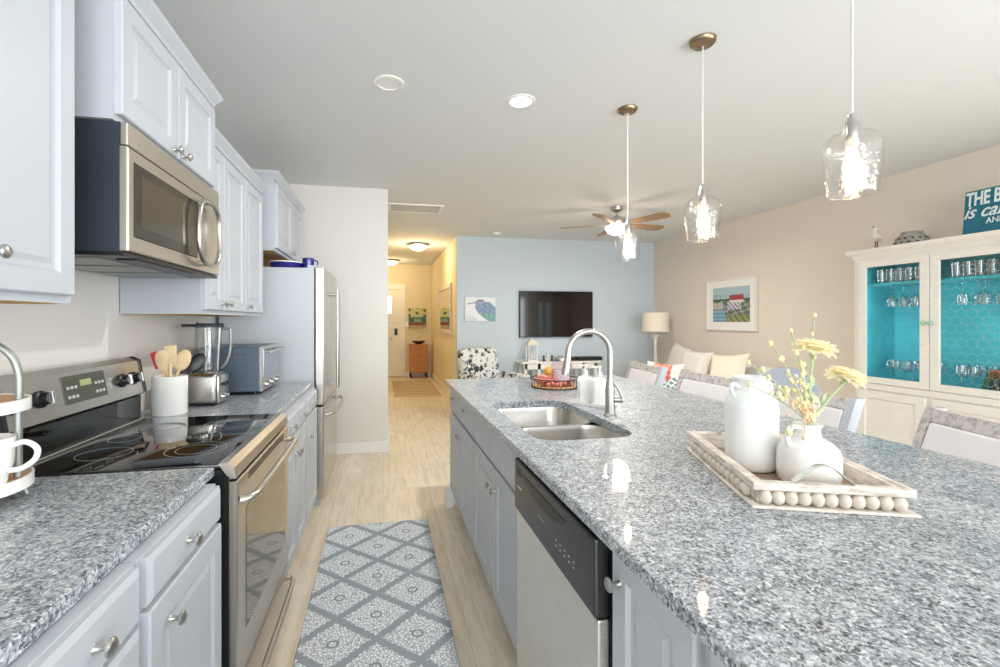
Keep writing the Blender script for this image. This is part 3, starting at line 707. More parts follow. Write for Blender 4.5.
obj('pitcher', L([(.045, .126), (.05, .15), (.062, .34), (.066, .40), (.063, .40), (.058, .34), (.046, .15), (.0, .13)], seg=28), 'glass', bl, 50)
obj('pitcher_rib', join(tube(BM(), [(.046, -.02, .13), (.06, -.024, .395)], .004, 6), tube(BM(), [(0.0, -.052, .13), (0.0, -.066, .395)], .003, 6)), 'nickel', bl, 50)
obj('lid', join(L([(0, .398), (.072, .398), (.074, .412), (.068, .42), (0, .42)], seg=28), B(-.13, .0, -.035, .035, .40, .416, bev=.004)), 'dkg', bl, 40)
obj('handle', tube(BM(), smoothpath([(.06, 0, .39), (.10, 0, .388), (.108, 0, .36), (.105, 0, .27), (.085, 0, .20), (.06, 0, .17)], 5), .008, 10), 'galv', bl, 60)
ov = thing('toaster_oven', 'steel toaster oven with glass door beside the refrigerator', 'toaster oven', (-.71, 2.83, .9145), RZL)
obj('casing', B(0, .44, .0, .33, .018, .28, bev=.006), 'steelp', ov)
obj('side_vent', join(*[B(-.001, .0005, .08+k*.03, .095+k*.03, .235, .24) for k in range(6)]), 'dkg', ov)
obj('front_frame', framed(BM(), .0, .44, .018, .28, [(0, -.012), (.004, -.014), (.03, -.014)], 0), 'ss', ov)
dd = obj('glass_door', framed(BM(), .03, .41, .085, .265, [(0, -.018), (.003, -.02), (.02, -.02)], -.012), 'ovw' if 'ovw' in M else 'mwg', ov)
obj('door_handle', join(tube(BM(), [(.03, -.055, .25), (.41, -.055, .25)], .009, 10), tube(BM(), [(.05, -.014, .25), (.05, -.055, .25)], .007, 8), tube(BM(), [(.39, -.014, .25), (.39, -.055, .25)], .007, 8)), 'nickel', dd, 50)
for x in (.1, .22, .34): obj('dial', lathe(BM(), [(0, 0), (.02, 0), (.017, .016), (0, .016)], 18, (x, -.014, .05), 'y'), 'nickel', ov, 40)
for x in (.03, .41):
    for y in (.03, .30): obj('foot', lathe(BM(), [(0, 0), (.012, 0), (.012, .019), (0, .019)], 12, (x, y, 0)), 'blk', ov)
tag(obj('power_cord', tube(BM(), smoothpath([(0, 0, 0), (.004, -.01, -.12), (.02, -.02, -.25), (.03, -.06, -.38)], 5), .005, 8), 'blk'), 'black power cord hanging on wall behind the toaster oven', 'cord', loc=(-1.14, 3.1, 1.34))

# ------------------------------------------------------------ rugs
tag(obj('kitchen_runner', B(-.32, .32, -1.4, 1.45, 0, .008, bev=.003, seg=1), 'rug'), 'grey medallion patterned runner rug on kitchen floor', 'rug', loc=(-.026, 1.6, .0005), rz=0)
g = NB('striped_hall_weave'); sp = g.n('ShaderNodeSeparateXYZ'); g.l(g.tc.outputs['Object'], sp.inputs[0])
st = g.ramp(g.math('FRACT', g.math('MULTIPLY', sp.outputs[1], 2.6)), [(0, 'c9b79c'), (.5, '8a7568'), (.62, 'd8cbb4'), (.8, '9c8a74')], 'CONSTANT')
M['jute'] = g.out(st, .95)
tag(obj('hall_rug', B(-.42, .42, -1.1, 1.1, 0, .008), 'jute'), 'striped beige and brown rug on the hall floor', 'rug', loc=(.62, 9.1, .0005))

# ------------------------------------------------------------ island objects
AT = thing('bead_tray', 'whitewashed wooden tray edged with round beads on the island', 'tray', (1.087, 1.075, .9145), R(-20))
tw, tl = .306, .468   # local x (width), y (length)
obj('tray_base', B(-tw/2-.019, tw/2+.019, -tl/2-.019, tl/2+.019, 0, .007, bev=.002), 'washw', AT)
obj('tray_floor', B(-tw/2+.014, tw/2-.014, -tl/2+.014, tl/2-.014, .009, .014), 'drift', AT)
for x0, x1, y0, y1 in ((-tw/2, tw/2, -tl/2, -tl/2+.014), (-tw/2, tw/2, tl/2-.014, tl/2), (-tw/2, -tw/2+.014, -tl/2+.014, tl/2-.014), (tw/2-.014, tw/2, -tl/2+.014, tl/2-.014)):
    obj('rail', B(x0, x1, y0, y1, .009, .058, bev=.002), 'washw', AT)
for x0, x1, y0, y1 in ((-tw/2-.014, tw/2+.014, -tl/2-.014, -tl/2), (-tw/2-.014, tw/2+.014, tl/2, tl/2+.014), (-tw/2-.014, -tw/2, -tl/2, tl/2), (tw/2, tw/2+.014, -tl/2, tl/2)):
    obj('ledge', B(x0, x1, y0, y1, .042, .06, bev=.002), 'washw', AT)
br = .0145
BO = .004
for side in (-1, 1):
    n = 11
    for k in range(n):
        b = sphere(BM(), (-tw/2+br+(tw-2*br)*k/(n-1), side*(tl/2+BO), .007+br*1.2), br, 12, (1, 1, 1.2)); obj('bead', b, 'bead', AT, 180)
    n = 15
    for k in range(1, n-1):
        b = sphere(BM(), (side*(tw/2+BO), -tl/2+br+(tl-2*br)*k/(n-1), .007+br*1.2), br, 12, (1, 1, 1.2)); obj('bead', b, 'bead', AT, 180)
for sy in (-1, 1):
    pts = smoothpath([(-.065, 0, .0), (-.045, 0, .016), (-.02, 0, .036), (.0, 0, .042), (.02, 0, .036), (.045, 0, .016), (.065, 0, .0)], 4)
    b = BM(); vs = []
    for p in pts: vs.append([b.verts.new((p.x, p.y+dy, p.z+dz)) for dy, dz in ((-.008, 0), (.008, 0), (.008, .003), (-.008, .003))])
    for a, c in zip(vs, vs[1:]):
        for i in range(4): b.faces.new((a[i], a[(i+1) % 4], c[(i+1) % 4], c[i]))
    b.faces.new(vs[0]); b.faces.new(vs[-1][::-1]); xf(b, (-.01, sy*(tl/2-.007), .057)); obj('tray_handle', b, 'galv', AT, 40)
t = thing('milk_jug', 'tall white ceramic milk can on the bead tray', 'jug', (1.04, 1.115, .9290))
obj('jug_body', L([(0, 0), (.058, 0), (.065, .006), (.067, .02), (.067, .175), (.063, .195), (.05, .215), (.043, .225), (.042, .245), (.05, .256), (.048, .26), (.038, .25), (.038, .22), (.03, .2), (0, .19)], seg=40), 'whitem', t, 50)
for s in (-1, 1): obj('ear_handle', tube(BM(), smoothpath([(s*.055, 0, .205), (s*.066, 0, .222), (s*.062, 0, .238), (s*.05, 0, .238), (s*.043, 0, .23)], 4), .006, 8), 'whitem', t, 60)
VB = thing('bud_vase', 'short white ceramic jug vase holding yellow flowers', 'vase', (1.092, .985, .9290))
obj('vase_body', L([(0, 0), (.064, 0), (.069, .005), (.071, .03), (.0705, .072), (.065, .092), (.05, .107), (.03, .116), (.026, .13), (.027, .142), (.032, .15), (.030, .152), (.024, .142), (.022, .13), (.026, .115), (.0, .10)], seg=44), 'white', VB, 50)
obj('loop_handle', tube(BM(), smoothpath([(-.024, 0, .142), (-.045, .0, .146), (-.062, 0, .135), (-.064, 0, .112), (-.055, 0, .09)], 4), .0065, 8), 'white', VB, 60)
vx, vy, vz = 1.092, .985, .929+.125
def px(dx, dy, dz): return (dx, dy, dz)
# direction helpers: camera sees +x' = right ; place flowers in a fan facing the camera (right = (.98,-.19), depth = (.19,.98))
def cp_(u, v, dep=0): # u right, v up, dep away
    return (u*.981+dep*.194, -u*.194+dep*.981, v)
def flower(label, u, v, dep, rad, tiltdeg, leanu):
    t = thing('ranunculus', label, 'flower', (vx, vy, vz))
    top = Vector(cp_(u, v, dep))
    obj('stem', tube(BM(), smoothpath([(0, 0, -.08), (0, 0, .02), Vector(cp_(u*.35, v*.5, dep*.5)), top], 5), .0032, 8), 'stem', t, 60)
    Rm = Matrix.Rotation(R(tiltdeg), 3, 'Y') @ Matrix.Rotation(R(4), 3, 'X')
    for ring, (n, rr, open_, zz) in enumerate(((8, rad*.92, 96, .004), (8, rad, 74, .004), (8, rad*.95, 56, .005), (7, rad*.84, 40, .006), (6, rad*.72, 22, .006))):
        for k in range(n):
            a = 2*PI*k/n+ring*.4+random.uniform(-.1, .1)
            b = BM(); nn = 5; g_ = []
            for i in range(nn+1):
                row = []
                for j in range(nn+1):
                    s = i/nn; q = (j/nn-.5)*2
                    wd = rr*.62*math.sin(PI*min(1, (s*.86+.12)))**.6
                    op = R(open_)*(.35+.65*s)
                    row.append(b.verts.new((rr*s*math.sin(op), q*wd*(.6+.4*s), zz+rr*s*math.cos(op)*.85+.12*rr*q*q)))
                g_.append(row)
            for i in range(nn):
                for j in range(nn): b.faces.new((g_[i][j], g_[i+1][j], g_[i+1][j+1], g_[i][j+1]))
            xf(b, (0, 0, 0), Rm @ Matrix.Rotation(a, 3, 'Z')); xf(b, top); 
            o = obj('petal', b, 'petal' if ring < 3 else 'petalc', t, 180)
    b = sphere(BM(), top, .009, 10, (1, 1, .6)); obj('calyx', b, 'stem', t, 180)
    for a in (40, 200):   # leaves on the stem
        mid = Vector(cp_(u*.35, v*.55, dep*.5)); d = Vector(cp_(.035*math.cos(R(a)), .035, .02*math.sin(R(a))))
        b = BM(); s = d.cross(Vector((0, 1, .2))).normalized()*.008
        q = [mid, mid+d*.5+s, mid+d, mid+d*.5-s]; b.faces.new([b.verts.new(p) for p in q]); bmesh.ops.subdivide_edges(b, edges=b.edges, cuts=1); obj('leaf', b, 'stem', t)
    return t
flower('pale yellow ranunculus bloom, higher one above the vase', .02, .205, .01, .054, 10, 0)
flower('pale yellow ranunculus bloom, lower one to the right', .085, .135, -.01, .048, 22, 0)
def sprig(label, u, v, dep, m, n=7, name='flower_sprig', droop=0, size=.0045, bm_='bud'):
    t = thing(name, label, 'flower', (vx, vy, vz)); top = Vector(cp_(u, v, dep)); mid = Vector(cp_(u*.42, v*.62+droop*.5, dep*.5))
    path = smoothpath([(0, 0, -.07), (0, 0, .02), mid, top-Vector((0, 0, 0))], 6)
    obj('stalk', tube(BM(), path, .0014, 6), m, t, 60)
    bs = BM(); bt = BM()
    for k in range(n):
        p = path[int(len(path)*(.45+.55*k/n))-1] if k < n-1 else path[-1]
        off = Vector(cp_(random.uniform(-.014, .014), random.uniform(.002, .016), random.uniform(-.012, .012))) if k < n-1 else Vector((0, 0, 0))
        tube(bt, [p, p+off+Vector((0, 0, .0001))], .0007, 4); sphere(bs, p+off, size*random.uniform(.7, 1.2), 8, (1, 1, 1.35))
    obj('buds', bs, bm_, t, 180); obj('twiglets', bt, m, t)
SP = [(-.045, .27, 0, 'tall upright sprig with round buds left of the blooms'), (.025, .31, .01, 'tallest sprig with two buds over the higher bloom'), (-.085, .235, .02, 'sprig of small buds, second from left of blooms'),
      (-.15, .185, .01, 'sprig reaching far left, tipped with pale buds'), (-.16, .13, -.01, 'low spreading sprig over the milk can'), (-.09, .125, -.02, 'dense yellow sprig over the milk can shoulder'),
      (-.06, .165, -.01, 'dense straw coloured sprig in centre of bouquet'), (-.03, .19, -.015, 'straw sprig rising behind the vase neck'), (.04, .06, .01, 'short green sprig below the blooms')]
for i, (u, v, d_, lb) in enumerate(SP): sprig(lb, u, v, d_, 'twig' if i in (5, 6, 7) else 'stem', 14 if i in (5, 6, 7) else 8, size=.0042 if i in (5, 6, 7) else .0052, bm_='twig' if i in (6, 7) else 'bud')
sprig('drooping sprig hanging in front of the milk can', -.085, .015, -.05, 'stem', 4, droop=.16, size=.006)
sprig('peach coloured sprig drooping left over the milk can', -.075, .055, -.03, 'peach', 12, droop=.08, size=.004, bm_='peach')
sprig('peach coloured sprig low beside the vase neck', -.045, -.0, -.045, 'peach', 8, droop=.12, size=.004, bm_='peach')
# leather/driftwood piece on the tray
b = sphere(BM(), (0, 0, 0), 1, 16, (.075, .018, .010))
for v in b.verts: v.co.z += .006*math.sin(v.co.x*60); v.co.y += .006*math.sin(v.co.x*35)
tag(obj('driftwood_piece', b, 'drift', None, 60), 'brown driftwood piece lying in bead tray behind the vase', 'driftwood', loc=(1.19, 1.04, .9426), rz=R(-42))

# soap bottles and wire tray by the sink
SX = [(1.04, 2.2, 'white pump soap bottle by the faucet, left one'), (1.08, 2.12, 'white pump soap bottle by the faucet, right one')]
t = thing('soap_caddy', 'small white tray under the two soap bottles', 'tray', (1.06, 2.16, .9145), R(-58))
obj('caddy_base', B(-.11, .11, -.055, .055, 0, .008, bev=.003), 'white', t); obj('caddy_lip', join(B(-.11, .11, -.055, -.05, .008, .016), B(-.11, .11, .05, .055, .008, .016), B(-.11, -.105, -.05, .05, .008, .016), B(.105, .11, -.05, .05, .008, .016)), 'white', t)
for i, (x, y, lb) in enumerate(SX):
    t = thing('soap_bottle', lb, 'bottle', (x, y, .9227), R(-15))
    def l(hw, z, r): return [(a, b_, z) for a, b_ in rrect(-hw, hw, -hw*.8, hw*.8, r, 4)]
    obj('bottle_body', loft(BM(), [l(.036, 0, .012), l(.039, .004, .014), l(.039, .115, .014), l(.033, .13, .014), l(.014, .14, .01), l(.013, .15, .01)]), 'liquid', t, 50)
    obj('pump', join(L([(0, .15), (.015, .15), (.015, .163), (.006, .165), (.005, .185), (.011, .187), (.011, .196), (0, .197)], seg=16), tube(BM(), [(0, 0, .191), (-.038, -.0, .190)], [.006, .004], 8)), 'white', t, 50)
    b = B(-.024, .024, -.0305, -.0300, .03, .095); lbp = obj('label_panel', b, 'white', t)
    obj('label_print', join(*[B(-.016+.003*k, .014-.002*k, -.0309, -.0304, .085-.012*k, .088-.012*k) for k in range(4)]), 'lab', lbp)
WX, WY = 1.1, 2.78
t = thing('wire_tray', 'round black wire tray with wooden base behind the faucet', 'tray', (WX, WY, .9145))
obj('tray_plate', L([(0, .004), (.14, .004), (.14, .012), (0, .012)], seg=40), 'wood2', t)
b = BM()
for z, r in ((.006, .15), (.06, .155)): tube(b, [(r*math.cos(2*PI*k/40), r*math.sin(2*PI*k/40), z) for k in range(40)], .0035, 6, closed=True)
for k in range(30): a = 2*PI*k/30; tube(b, [(.15*math.cos(a), .15*math.sin(a), .006), (.155*math.cos(a), .155*math.sin(a), .06)], .0015, 5)
obj('wire_rim', b, 'cane', t, 60)
b = BM()
for k in range(90):
    a = random.uniform(0, 2*PI); r = math.sqrt(random.random())*.125; sphere(b, (r*math.cos(a), r*math.sin(a), random.uniform(.0, .022)), .011, 8)
o = obj('bead_garland', b, 'bead2', None, 180); tag(o, 'loose coral and pink wooden beads lying in wire tray', 'beads', loc=(WX, WY, .938)); o['kind'] = 'stuff'
t = thing('glass_jar', 'clear pink glass jar with silver lid in wire tray', 'jar', (WX+.035, WY-.03, .958))
obj('jar_glass', L([(0, 0), (.063, 0), (.068, .01), (.068, .105), (.05, .13), (.047, .138)], seg=28), 'pink', t, 50)
obj('jar_contents', L([(0, .002), (.052, .003), (.053, .07), (0, .075)], seg=24), 'linen', t, 50)
obj('lid', L([(0, .165), (.02, .162), (.05, .15), (.052, .136), (0, .136)], seg=28), 'nickel', t, 50)
t = tag(obj('folded_napkin', join(B(-.05, .05, -.04, .04, 0, .02, bev=.006), xf(B(-.04, .045, -.035, .035, 0, .02, bev=.006), (0, 0, .021), Matrix.Rotation(R(12), 3, 'Z'))), 'coral'), 'folded coral napkin in wire tray left of the glass jar', 'napkin', loc=(WX-.075, WY-.02, .958), rz=R(20))
tag(obj('gold_pear', L([(0, 0), (.02, .003), (.027, .02), (.022, .038), (.012, .05), (.009, .058), (0, .06)], seg=18), 'gold', None, 60), 'small gold pear ornament on folded coral napkin', 'ornament', loc=(WX-.055, WY-.03, 1.0))

# ------------------------------------------------------------ pendants
def pendant(label, x, y, up=0):
    t = thing('pendant_lamp', label, 'pendant light', (x, y, H), 0)
    obj('canopy', L([(0, -.03), (.012, -.029), (.05, -.024), (.058, -.016), (.06, -.002), (.0, -.001)], seg=32), 'canb' if 'canb' in M else 'nickel', t, 40)
    obj('cord', tube(BM(), [(0, 0, -.02), (0, 0, -.70)], .0035, 8), 'cordm', t, 60)
    obj('socket', L([(0, -.69), (.012, -.70), (.014, -.72), (.018, -.725), (.018, -.80), (.014, -.805), (0, -.805)], seg=20), 'nickel', t, 40)
    s = obj('glass_shade', L([(.024, -.715), (.026, -.745), (.034, -.757), (.06, -.768), (.075, -.784), (.080, -.808), (.0795, -.84), (.074, -.90), (.067, -.955), (.066, -.962)], seg=40), 'pglass', t, 60)
    obj('shade_lip', tube(BM(), [(.066*math.cos(2*PI*k/32), .066*math.sin(2*PI*k/32), -.962) for k in range(32)], .0017, 6, closed=True), 'glass2' if 'glass2' in M else 'pglass', s, 60)
    obj('bulb', L([(0, -.915), (.014, -.912), (.023, -.895), (.025, -.87), (.018, -.835), (.011, -.81), (.010, -.805), (0, -.804)], seg=16), 'bulb', t, 60)
    for ch in t.children:
        if up and not ch.name.startswith(('canopy', 'cord')):
            for v in ch.data.vertices: v.co.z += up
            for c2 in ch.children:
                for v in c2.data.vertices: v.co.z += up
    light('pendant_bulb_light', 'POINT', (x, y, H-.87+up), 4, (1, .86, .72), radius=.02)
pendant('glass pendant lamp, farthest of three above the island', 1.53, 2.62)
pendant('glass pendant lamp, middle of three above the island', 1.51, 1.91)
pendant('glass pendant lamp, nearest and largest of three', 1.52, 1.215, .028)

# ------------------------------------------------------------ ceiling fan
fn = thing('ceiling_fan', 'brushed nickel ceiling fan with five wooden blades and light', 'ceiling fan', (2.73, 4.92, H))
obj('canopy', L([(0, -.065), (.03, -.064), (.065, -.04), (.07, -.002), (0, -.001)], seg=28), 'nickel', fn, 40)
obj('downrod', tube(BM(), [(0, 0, -.06), (0, 0, -.14)], .013, 10), 'nickel', fn, 50)
obj('motor_housing', L([(0, -.11), (.05, -.115), (.09, -.135), (.105, -.17), (.1, -.21), (.085, -.225), (0, -.226)], seg=32), 'nickel', fn, 40)
obj('light_bowl', L([(0, -.335), (.05, -.33), (.10, -.305), (.13, -.26), (.135, -.235), (.0, -.234)], seg=32), 'flens', fn, 60)
for k in range(5):
    a = R(306+72*k-11.2); b = BM(); pts = []
    out = [(.17, -.045), (.30, -.062), (.58, -.075), (.645, -.06), (.665, -.02), (.665, .02), (.645, .06), (.58, .075), (.30, .062), (.17, .045)]
    for zz in (0, .008): pts.append([(x, y, zz) for x, y in out])
    loft(b, pts); rot = Matrix.Rotation(a, 3, 'Z') @ Matrix.Rotation(R(-13), 3, 'X'); xf(b, (0, 0, -.215), rot)
    p = obj('blade', b, 'blade', fn)
    b = B(.08, .20, -.02, .02, -.004, .0); xf(b, (0, 0, -.215), rot); obj('blade_iron', b, 'nickel', p)
obj('pull_chain', tube(BM(), [(.1, -.06, -.26), (.1, -.06, -.42)], .0015, 5), 'nickel', fn)
light('fan_light', 'AREA', (2.73, 4.92, H-.345), 26, (1, .93, .84), size=(.24, .24))
light('fan_glow', 'POINT', (2.73, 4.92, H-.42), 5, (1, .9, .78), radius=.15)

# ------------------------------------------------------------ far wall
tv = thing('television', 'wall mounted black flat screen television on blue wall', 'television', (2.186, 7.04, 1.075))
obj('bezel', B(0, 1.28, 0, .05, 0, .76, bev=.004), 'blk', tv); obj('screen', B(.012, 1.268, -.002, .0, .014, .748), 'scr' if 'scr' in M else 'bgl', tv)
def heron(u, v):
    c = 'e6ebee' if math.sin(u*7+v*5)+math.sin(v*13) < .9 else 'd5dde6'
    # back and wing sweep down to the right corner, head and bill point left
    bx = .50+.42*(1-v)*.9; wd = .10+.24*math.sin(PI*min(1, max(0, .98-v)))
    if v < .8 and abs(u-bx) < wd:
        s_ = math.sin(u*33-v*12+math.sin(v*29)*1.7)*.6+math.sin(u*71+v*53)*.4
        c = '8fa4c4' if s_ > .3 else ('7089ad' if s_ > -.5 else 'a9b8d0')
        if v < .32: c = '86b7b4' if s_ > 0 else '6b9fa4'
    if ((u-.50)/.15)**2+((v-.80)/.10)**2 < 1: c = '97a6c6' if v < .84 else '5d6c8c'
    if .06 < u < .42 and abs(v-(.70+.22*(u-.0))) < .022: c = '8a93a3'
    return c
t = thing('heron_canvas', 'unframed canvas of a blue heron on the blue wall', 'picture', (1.286, 7.07, 1.34))
obj('canvas_edge', B(0, .50, .001, .028, 0, .385), 'linen', t); picture('painting', .50, .385, heron, t)
t = thing('console_table', 'white wooden console table below the television', 'table', (2.12, 6.72, 0))
obj('tabletop', B(0, 1.33, 0, .34, .67, .70, bev=.004), 'white', t)
obj('apron', join(B(.06, 1.27, .02, .04, .58, .67), B(.06, 1.27, .30, .32, .58, .67)), 'white', t)
for x in (.05, .27, 1.02, 1.23):
    for y in (.02, .28): obj('leg', B(x, x+.045, y, y+.045, 0, .67), 'white', t)
obj('shelf', B(.06, 1.27, .03, .31, .16, .185), 'white', t)
t = thing('candle_lantern', 'white house shaped lantern on left end of console table', 'lantern', (2.33, 6.87, .701))
obj('base', B(-.085, .085, -.085, .085, 0, .02), 'whitem', t)
b = BM()
for x in (-.075, .06):
    for y in (-.075, .06): box(b, x, x+.015, y, y+.015, .02, .25)
box(b, -.08, .08, -.08, .08, .25, .265); obj('frame', b, 'whitem', t)
b = loft(BM(), [[(-.10, -.10, .265), (.10, -.10, .265), (.10, .10, .265), (-.10, .10, .265)], [(-.03, -.03, .34), (.03, -.03, .34), (.03, .03, .34), (-.03, .03, .34)], [(-.01, -.01, .36), (.01, -.01, .36), (.01, .01, .36), (-.01, .01, .36)]]); obj('roof', b, 'shade', t)
obj('candle', L([(0, .02), (.03, .02), (.03, .13), (0, .13)], seg=16), 'cream', t, 40)
for i, (x, lb, h_, m_) in enumerate(((2.53, 'small dark figurine next to the lantern on console', .09, 'dkg'), (2.60, 'small cream figurine on console table, middle one', .11, 'shade'), (2.67, 'dark ornament right of the cream figurine', .09, 'dkg'))):
    tag(obj('figurine', L([(0, 0), (.025, 0), (.02, h_*.3), (.01, h_*.5), (.022, h_*.75), (.012, h_), (0, h_)], seg=14), m_, None, 60), lb, 'ornament', loc=(x, 6.86, .701))
tag(obj('soundbar', B(0, .38, 0, .08, 0, .055, bev=.01), 'blk'), 'black soundbar on console, left of faucet arc', 'speaker', loc=(2.72, 6.85, .701))
tag(obj('media_player', B(0, .42, 0, .16, 0, .06, bev=.006), 'blk'), 'black media player box on right end of console table', 'media player', loc=(2.98, 6.97-.17, .701) if False else (3.0-.0, 6.80, .701)).location.x = 3.12-.02
def armchair(name, label, x, y, rz, m, sc=1, seatm=None):
    t = thing(name, label, 'armchair', (x, y, 0), rz)
    obj('seat_base', B(-.36, .36, -.36, .34, .16, .36, bev=.03, seg=3), m, t, 50)
    obj('seat_cushion', B(-.29, .29, -.38, .22, .36, .48, bev=.04, seg=3), m, t, 50)
    b = B(-.34, .34, .0, .17, .0, .62, bev=.06, seg=4); xf(b, (0, .20, .34), Matrix.Rotation(R(-12), 3, 'X')); obj('backrest', b, m, t, 50)
    for s in (-1, 1):
        b = B(-.06, .06, -.36, .32, .34, .58, bev=.045, seg=4); xf(b, (s*.35, 0, 0)); obj('arm', b, m, t, 50)
        for yy in (-.3, .3): obj('leg', lathe(BM(), [(.016, 0), (.026, .17), (0, .17)], 12, (s*.3, yy, 0)), 'dwood', t, 40)
    return t
armchair('floral_armchair', 'armchair in black and white floral fabric against the blue wall', 1.56, 6.3, R(24), 'flor')
t = thing('floral_ottoman', 'low floral ottoman beside the floral armchair', 'ottoman', (2.36, 5.9, 0))
obj('cushion', B(-.25, .25, -.2, .2, .36, .56, bev=.05, seg=3), 'flor', t, 50); obj('stool_base', B(-.24, .24, -.19, .19, .16, .36), 'flor', t)
for sx in (-.2, .2):
    for sy in (-.15, .15): obj('leg', lathe(BM(), [(.015, 0), (.024, .16), (0, .16)], 10, (sx, sy, 0)), 'dwood', t)
# sofa along the right wall
sf = thing('sofa', 'cream slipcovered sofa against the right wall', 'sofa', (4.12, 5.25, 0), -PI/2)
obj('sofa_base', B(-.95, .95, -.42, .46, .06, .40, bev=.03, seg=3), 'cream', sf, 50)
for x0 in (-.78, .01): obj('seat_cushion', B(x0, x0+.77, -.44, .22, .40, .52, bev=.04, seg=3), 'cream', sf, 50)
obj('backrest', B(-.92, .92, .22, .47, .36, .80, bev=.07, seg=4), 'cream', sf, 50)
for s in (-1, 1): obj('arm', B(s*.86-.10, s*.86+.10, -.43, .44, .30, .62, bev=.06, seg=4), 'cream', sf, 50)
def cushion(name, label, x, y, z, w, h, t_, m, rz, lean=-18, roll=0):
    b = pillow_bm(w, h, t_); xf(b, (0, 0, 0), Matrix.Rotation(R(lean), 3, 'X') @ Matrix.Rotation(R(roll), 3, 'Y'))
    o = tag(obj(name, b, m, None, 60), label, 'cushion', loc=(x, y, z), rz=rz); return o
cushion('throw_pillow', 'large cream pillow at back of sofa, left one', 4.22, 5.85, .76, .52, .48, .17, 'cream', -PI/2+R(-12), -15, 8)
t = thing('fringed_pillow', 'cream striped pillow with fringed edge on the sofa', 'cushion', (4.08, 5.32, .75), -PI/2)
obj('pillow_body', pillow_bm(.56, .42, .17, M_=Matrix.Rotation(R(-20), 4, 'X')), 'cream', t, 60)
b = BM()
for k in range(34):
    for s in (-1, 1):
        z = -.19+.38*k/33; tube(b, [(s*.25, 0, z), (s*.30, .004*math.sin(k), z+.02)], .002, 4)
xf(b, (0, 0, 0), Matrix.Rotation(R(-20), 3, 'X')); obj('fringe', b, 'linen', t)
cushion('throw_pillow', 'tan cream pillow leaning at near end of the sofa', 4.12, 4.78, .74, .48, .44, .16, 'shade', -PI/2+R(15), -24, -6)
def coralreef(u, v):
    c = 'efece4'
    if v < .66:
        s = math.sin(u*57+math.sin(v*33)*2)+math.sin(v*61+u*17)
        if s > .35: c = '5f94a8'
        elif s > .0: c = 'b9cdd3'
        if v < .3 and s > .8: c = '3d6f86'
    if v > .55 and abs(u-.5) < .28:
        s = math.sin(u*45)+math.cos(v*50+u*9)
        c = 'd2674f' if s > 0 else 'e6a691'
    return c
t = thing('coral_print_pillow', 'white pillow printed with blue and coral sea pattern', 'cushion', (3.0, 4.43, .665), -R(62))
pb = pillow_bm(.46, .46, .15, n=56)
me = bpy.data.meshes.new('pillow_body'); bmesh.ops.recalc_face_normals(pb, faces=pb.faces); pb.to_mesh(me); pb.free(); me.materials.append(M['pic'])
ca = me.color_attributes.new('Col', 'FLOAT_COLOR', 'CORNER')
for p in me.polygons:
    c = lin(coralreef(p.center.x/.46+.5, p.center.z/.46+.5))
    for li in p.loop_indices: ca.data[li].color = c
me.polygons.foreach_set('use_smooth', [True]*len(me.polygons))
o = bpy.data.objects.new('pillow_body', me); COL.objects.link(o); o.parent = t; t.rotation_euler = (R(-14), 0, -R(70))
t = thing('accent_chair', 'low cream upholstered chair holding the sea print pillow', 'chair', (3.1, 4.45, 0), -R(80))
obj('seat', B(-.30, .30, -.32, .30, .22, .43, bev=.04, seg=3), 'cream', t, 50); obj('backrest', xf(B(-.28, .28, 0, .12, 0, .34, bev=.05, seg=4), (0, .2, .40), Matrix.Rotation(R(-10), 3, 'X')), 'cream', t, 50)
for sx in (-.25, .25):
    for sy in (-.26, .25): obj('leg', lathe(BM(), [(.015, 0), (.022, .22), (0, .22)], 10, (sx, sy, 0)), 'dwood', t)
# lamp on side table in the corner
t = thing('side_table', 'round wooden side table holding the lamp in the corner', 'table', (4.28, 6.50, 0))
obj('tabletop', L([(0, .60), (.25, .60), (.26, .61), (.26, .625), (0, .625)], seg=36), 'wood2', t, 40)
obj('pedestal', L([(0, .02), (.03, .03), (.045, .15), (.025, .3), (.035, .5), (.06, .6)], seg=20), 'wood2', t, 60); obj('foot', L([(0, 0), (.17, 0), (.17, .015), (.04, .04), (0, .04)], seg=28), 'wood2', t, 40)
t = thing('table_lamp', 'white turned table lamp with cream drum shade', 'lamp', (4.28, 6.50, .6255))
obj('lamp_base', L([(0, 0), (.085, 0), (.085, .02), (.05, .035), (.03, .06), (.024, .10), (.032, .12), (.022, .15), (.02, .36), (.028, .38), (.022, .40), (.03, .44), (.055, .48), (.06, .50), (.03, .51), (.012, .53), (0, .56)], seg=28), 'hut', t, 50)
obj('lamp_shade', L([(.205, .55), (.20, .85), (.197, .85), (.202, .55)], seg=40), 'shade', t, 50)

# ------------------------------------------------------------ hall
t = thing('hall_chest', 'carved brown four drawer chest at end of hall', 'chest', (.62, 10.6, 0))
obj('case', B(0, .41, 0, .30, .12, .76, bev=.004), 'wick', t); obj('top', B(-.015, .425, -.015, .31, .76, .785, bev=.004), 'wick', t)
for k in range(4):
    z = .15+k*.152; d = obj('drawer', framed(BM(), .025, .385, z, z+.135, [(0, -.008), (.015, -.012), (.03, -.006)], 0), 'wick', t)
    obj('pull', tube(BM(), [(.17, -.012, z+.07), (.18, -.025, z+.065), (.23, -.025, z+.065), (.24, -.012, z+.07)], .005, 6), 'dwood', d)
for x in (.0, .37):
    for y in (.0, .26): obj('leg', B(x, x+.04, y, y+.04, 0, .12), 'dwood', t)
b = L([(0, .0), (.05, .0), (.10, .025), (.17, .07), (.165, .075), (.09, .035), (0, .012)], seg=28)
for v in b.verts: v.co.y *= .6; v.co.z += .25*abs(v.co.x)**1.6*.5
tag(obj('boat_bowl', b, 'dwood', None, 60), 'dark curved bowl on top of the hall chest', 'bowl', loc=(.83, 10.74, .7855))
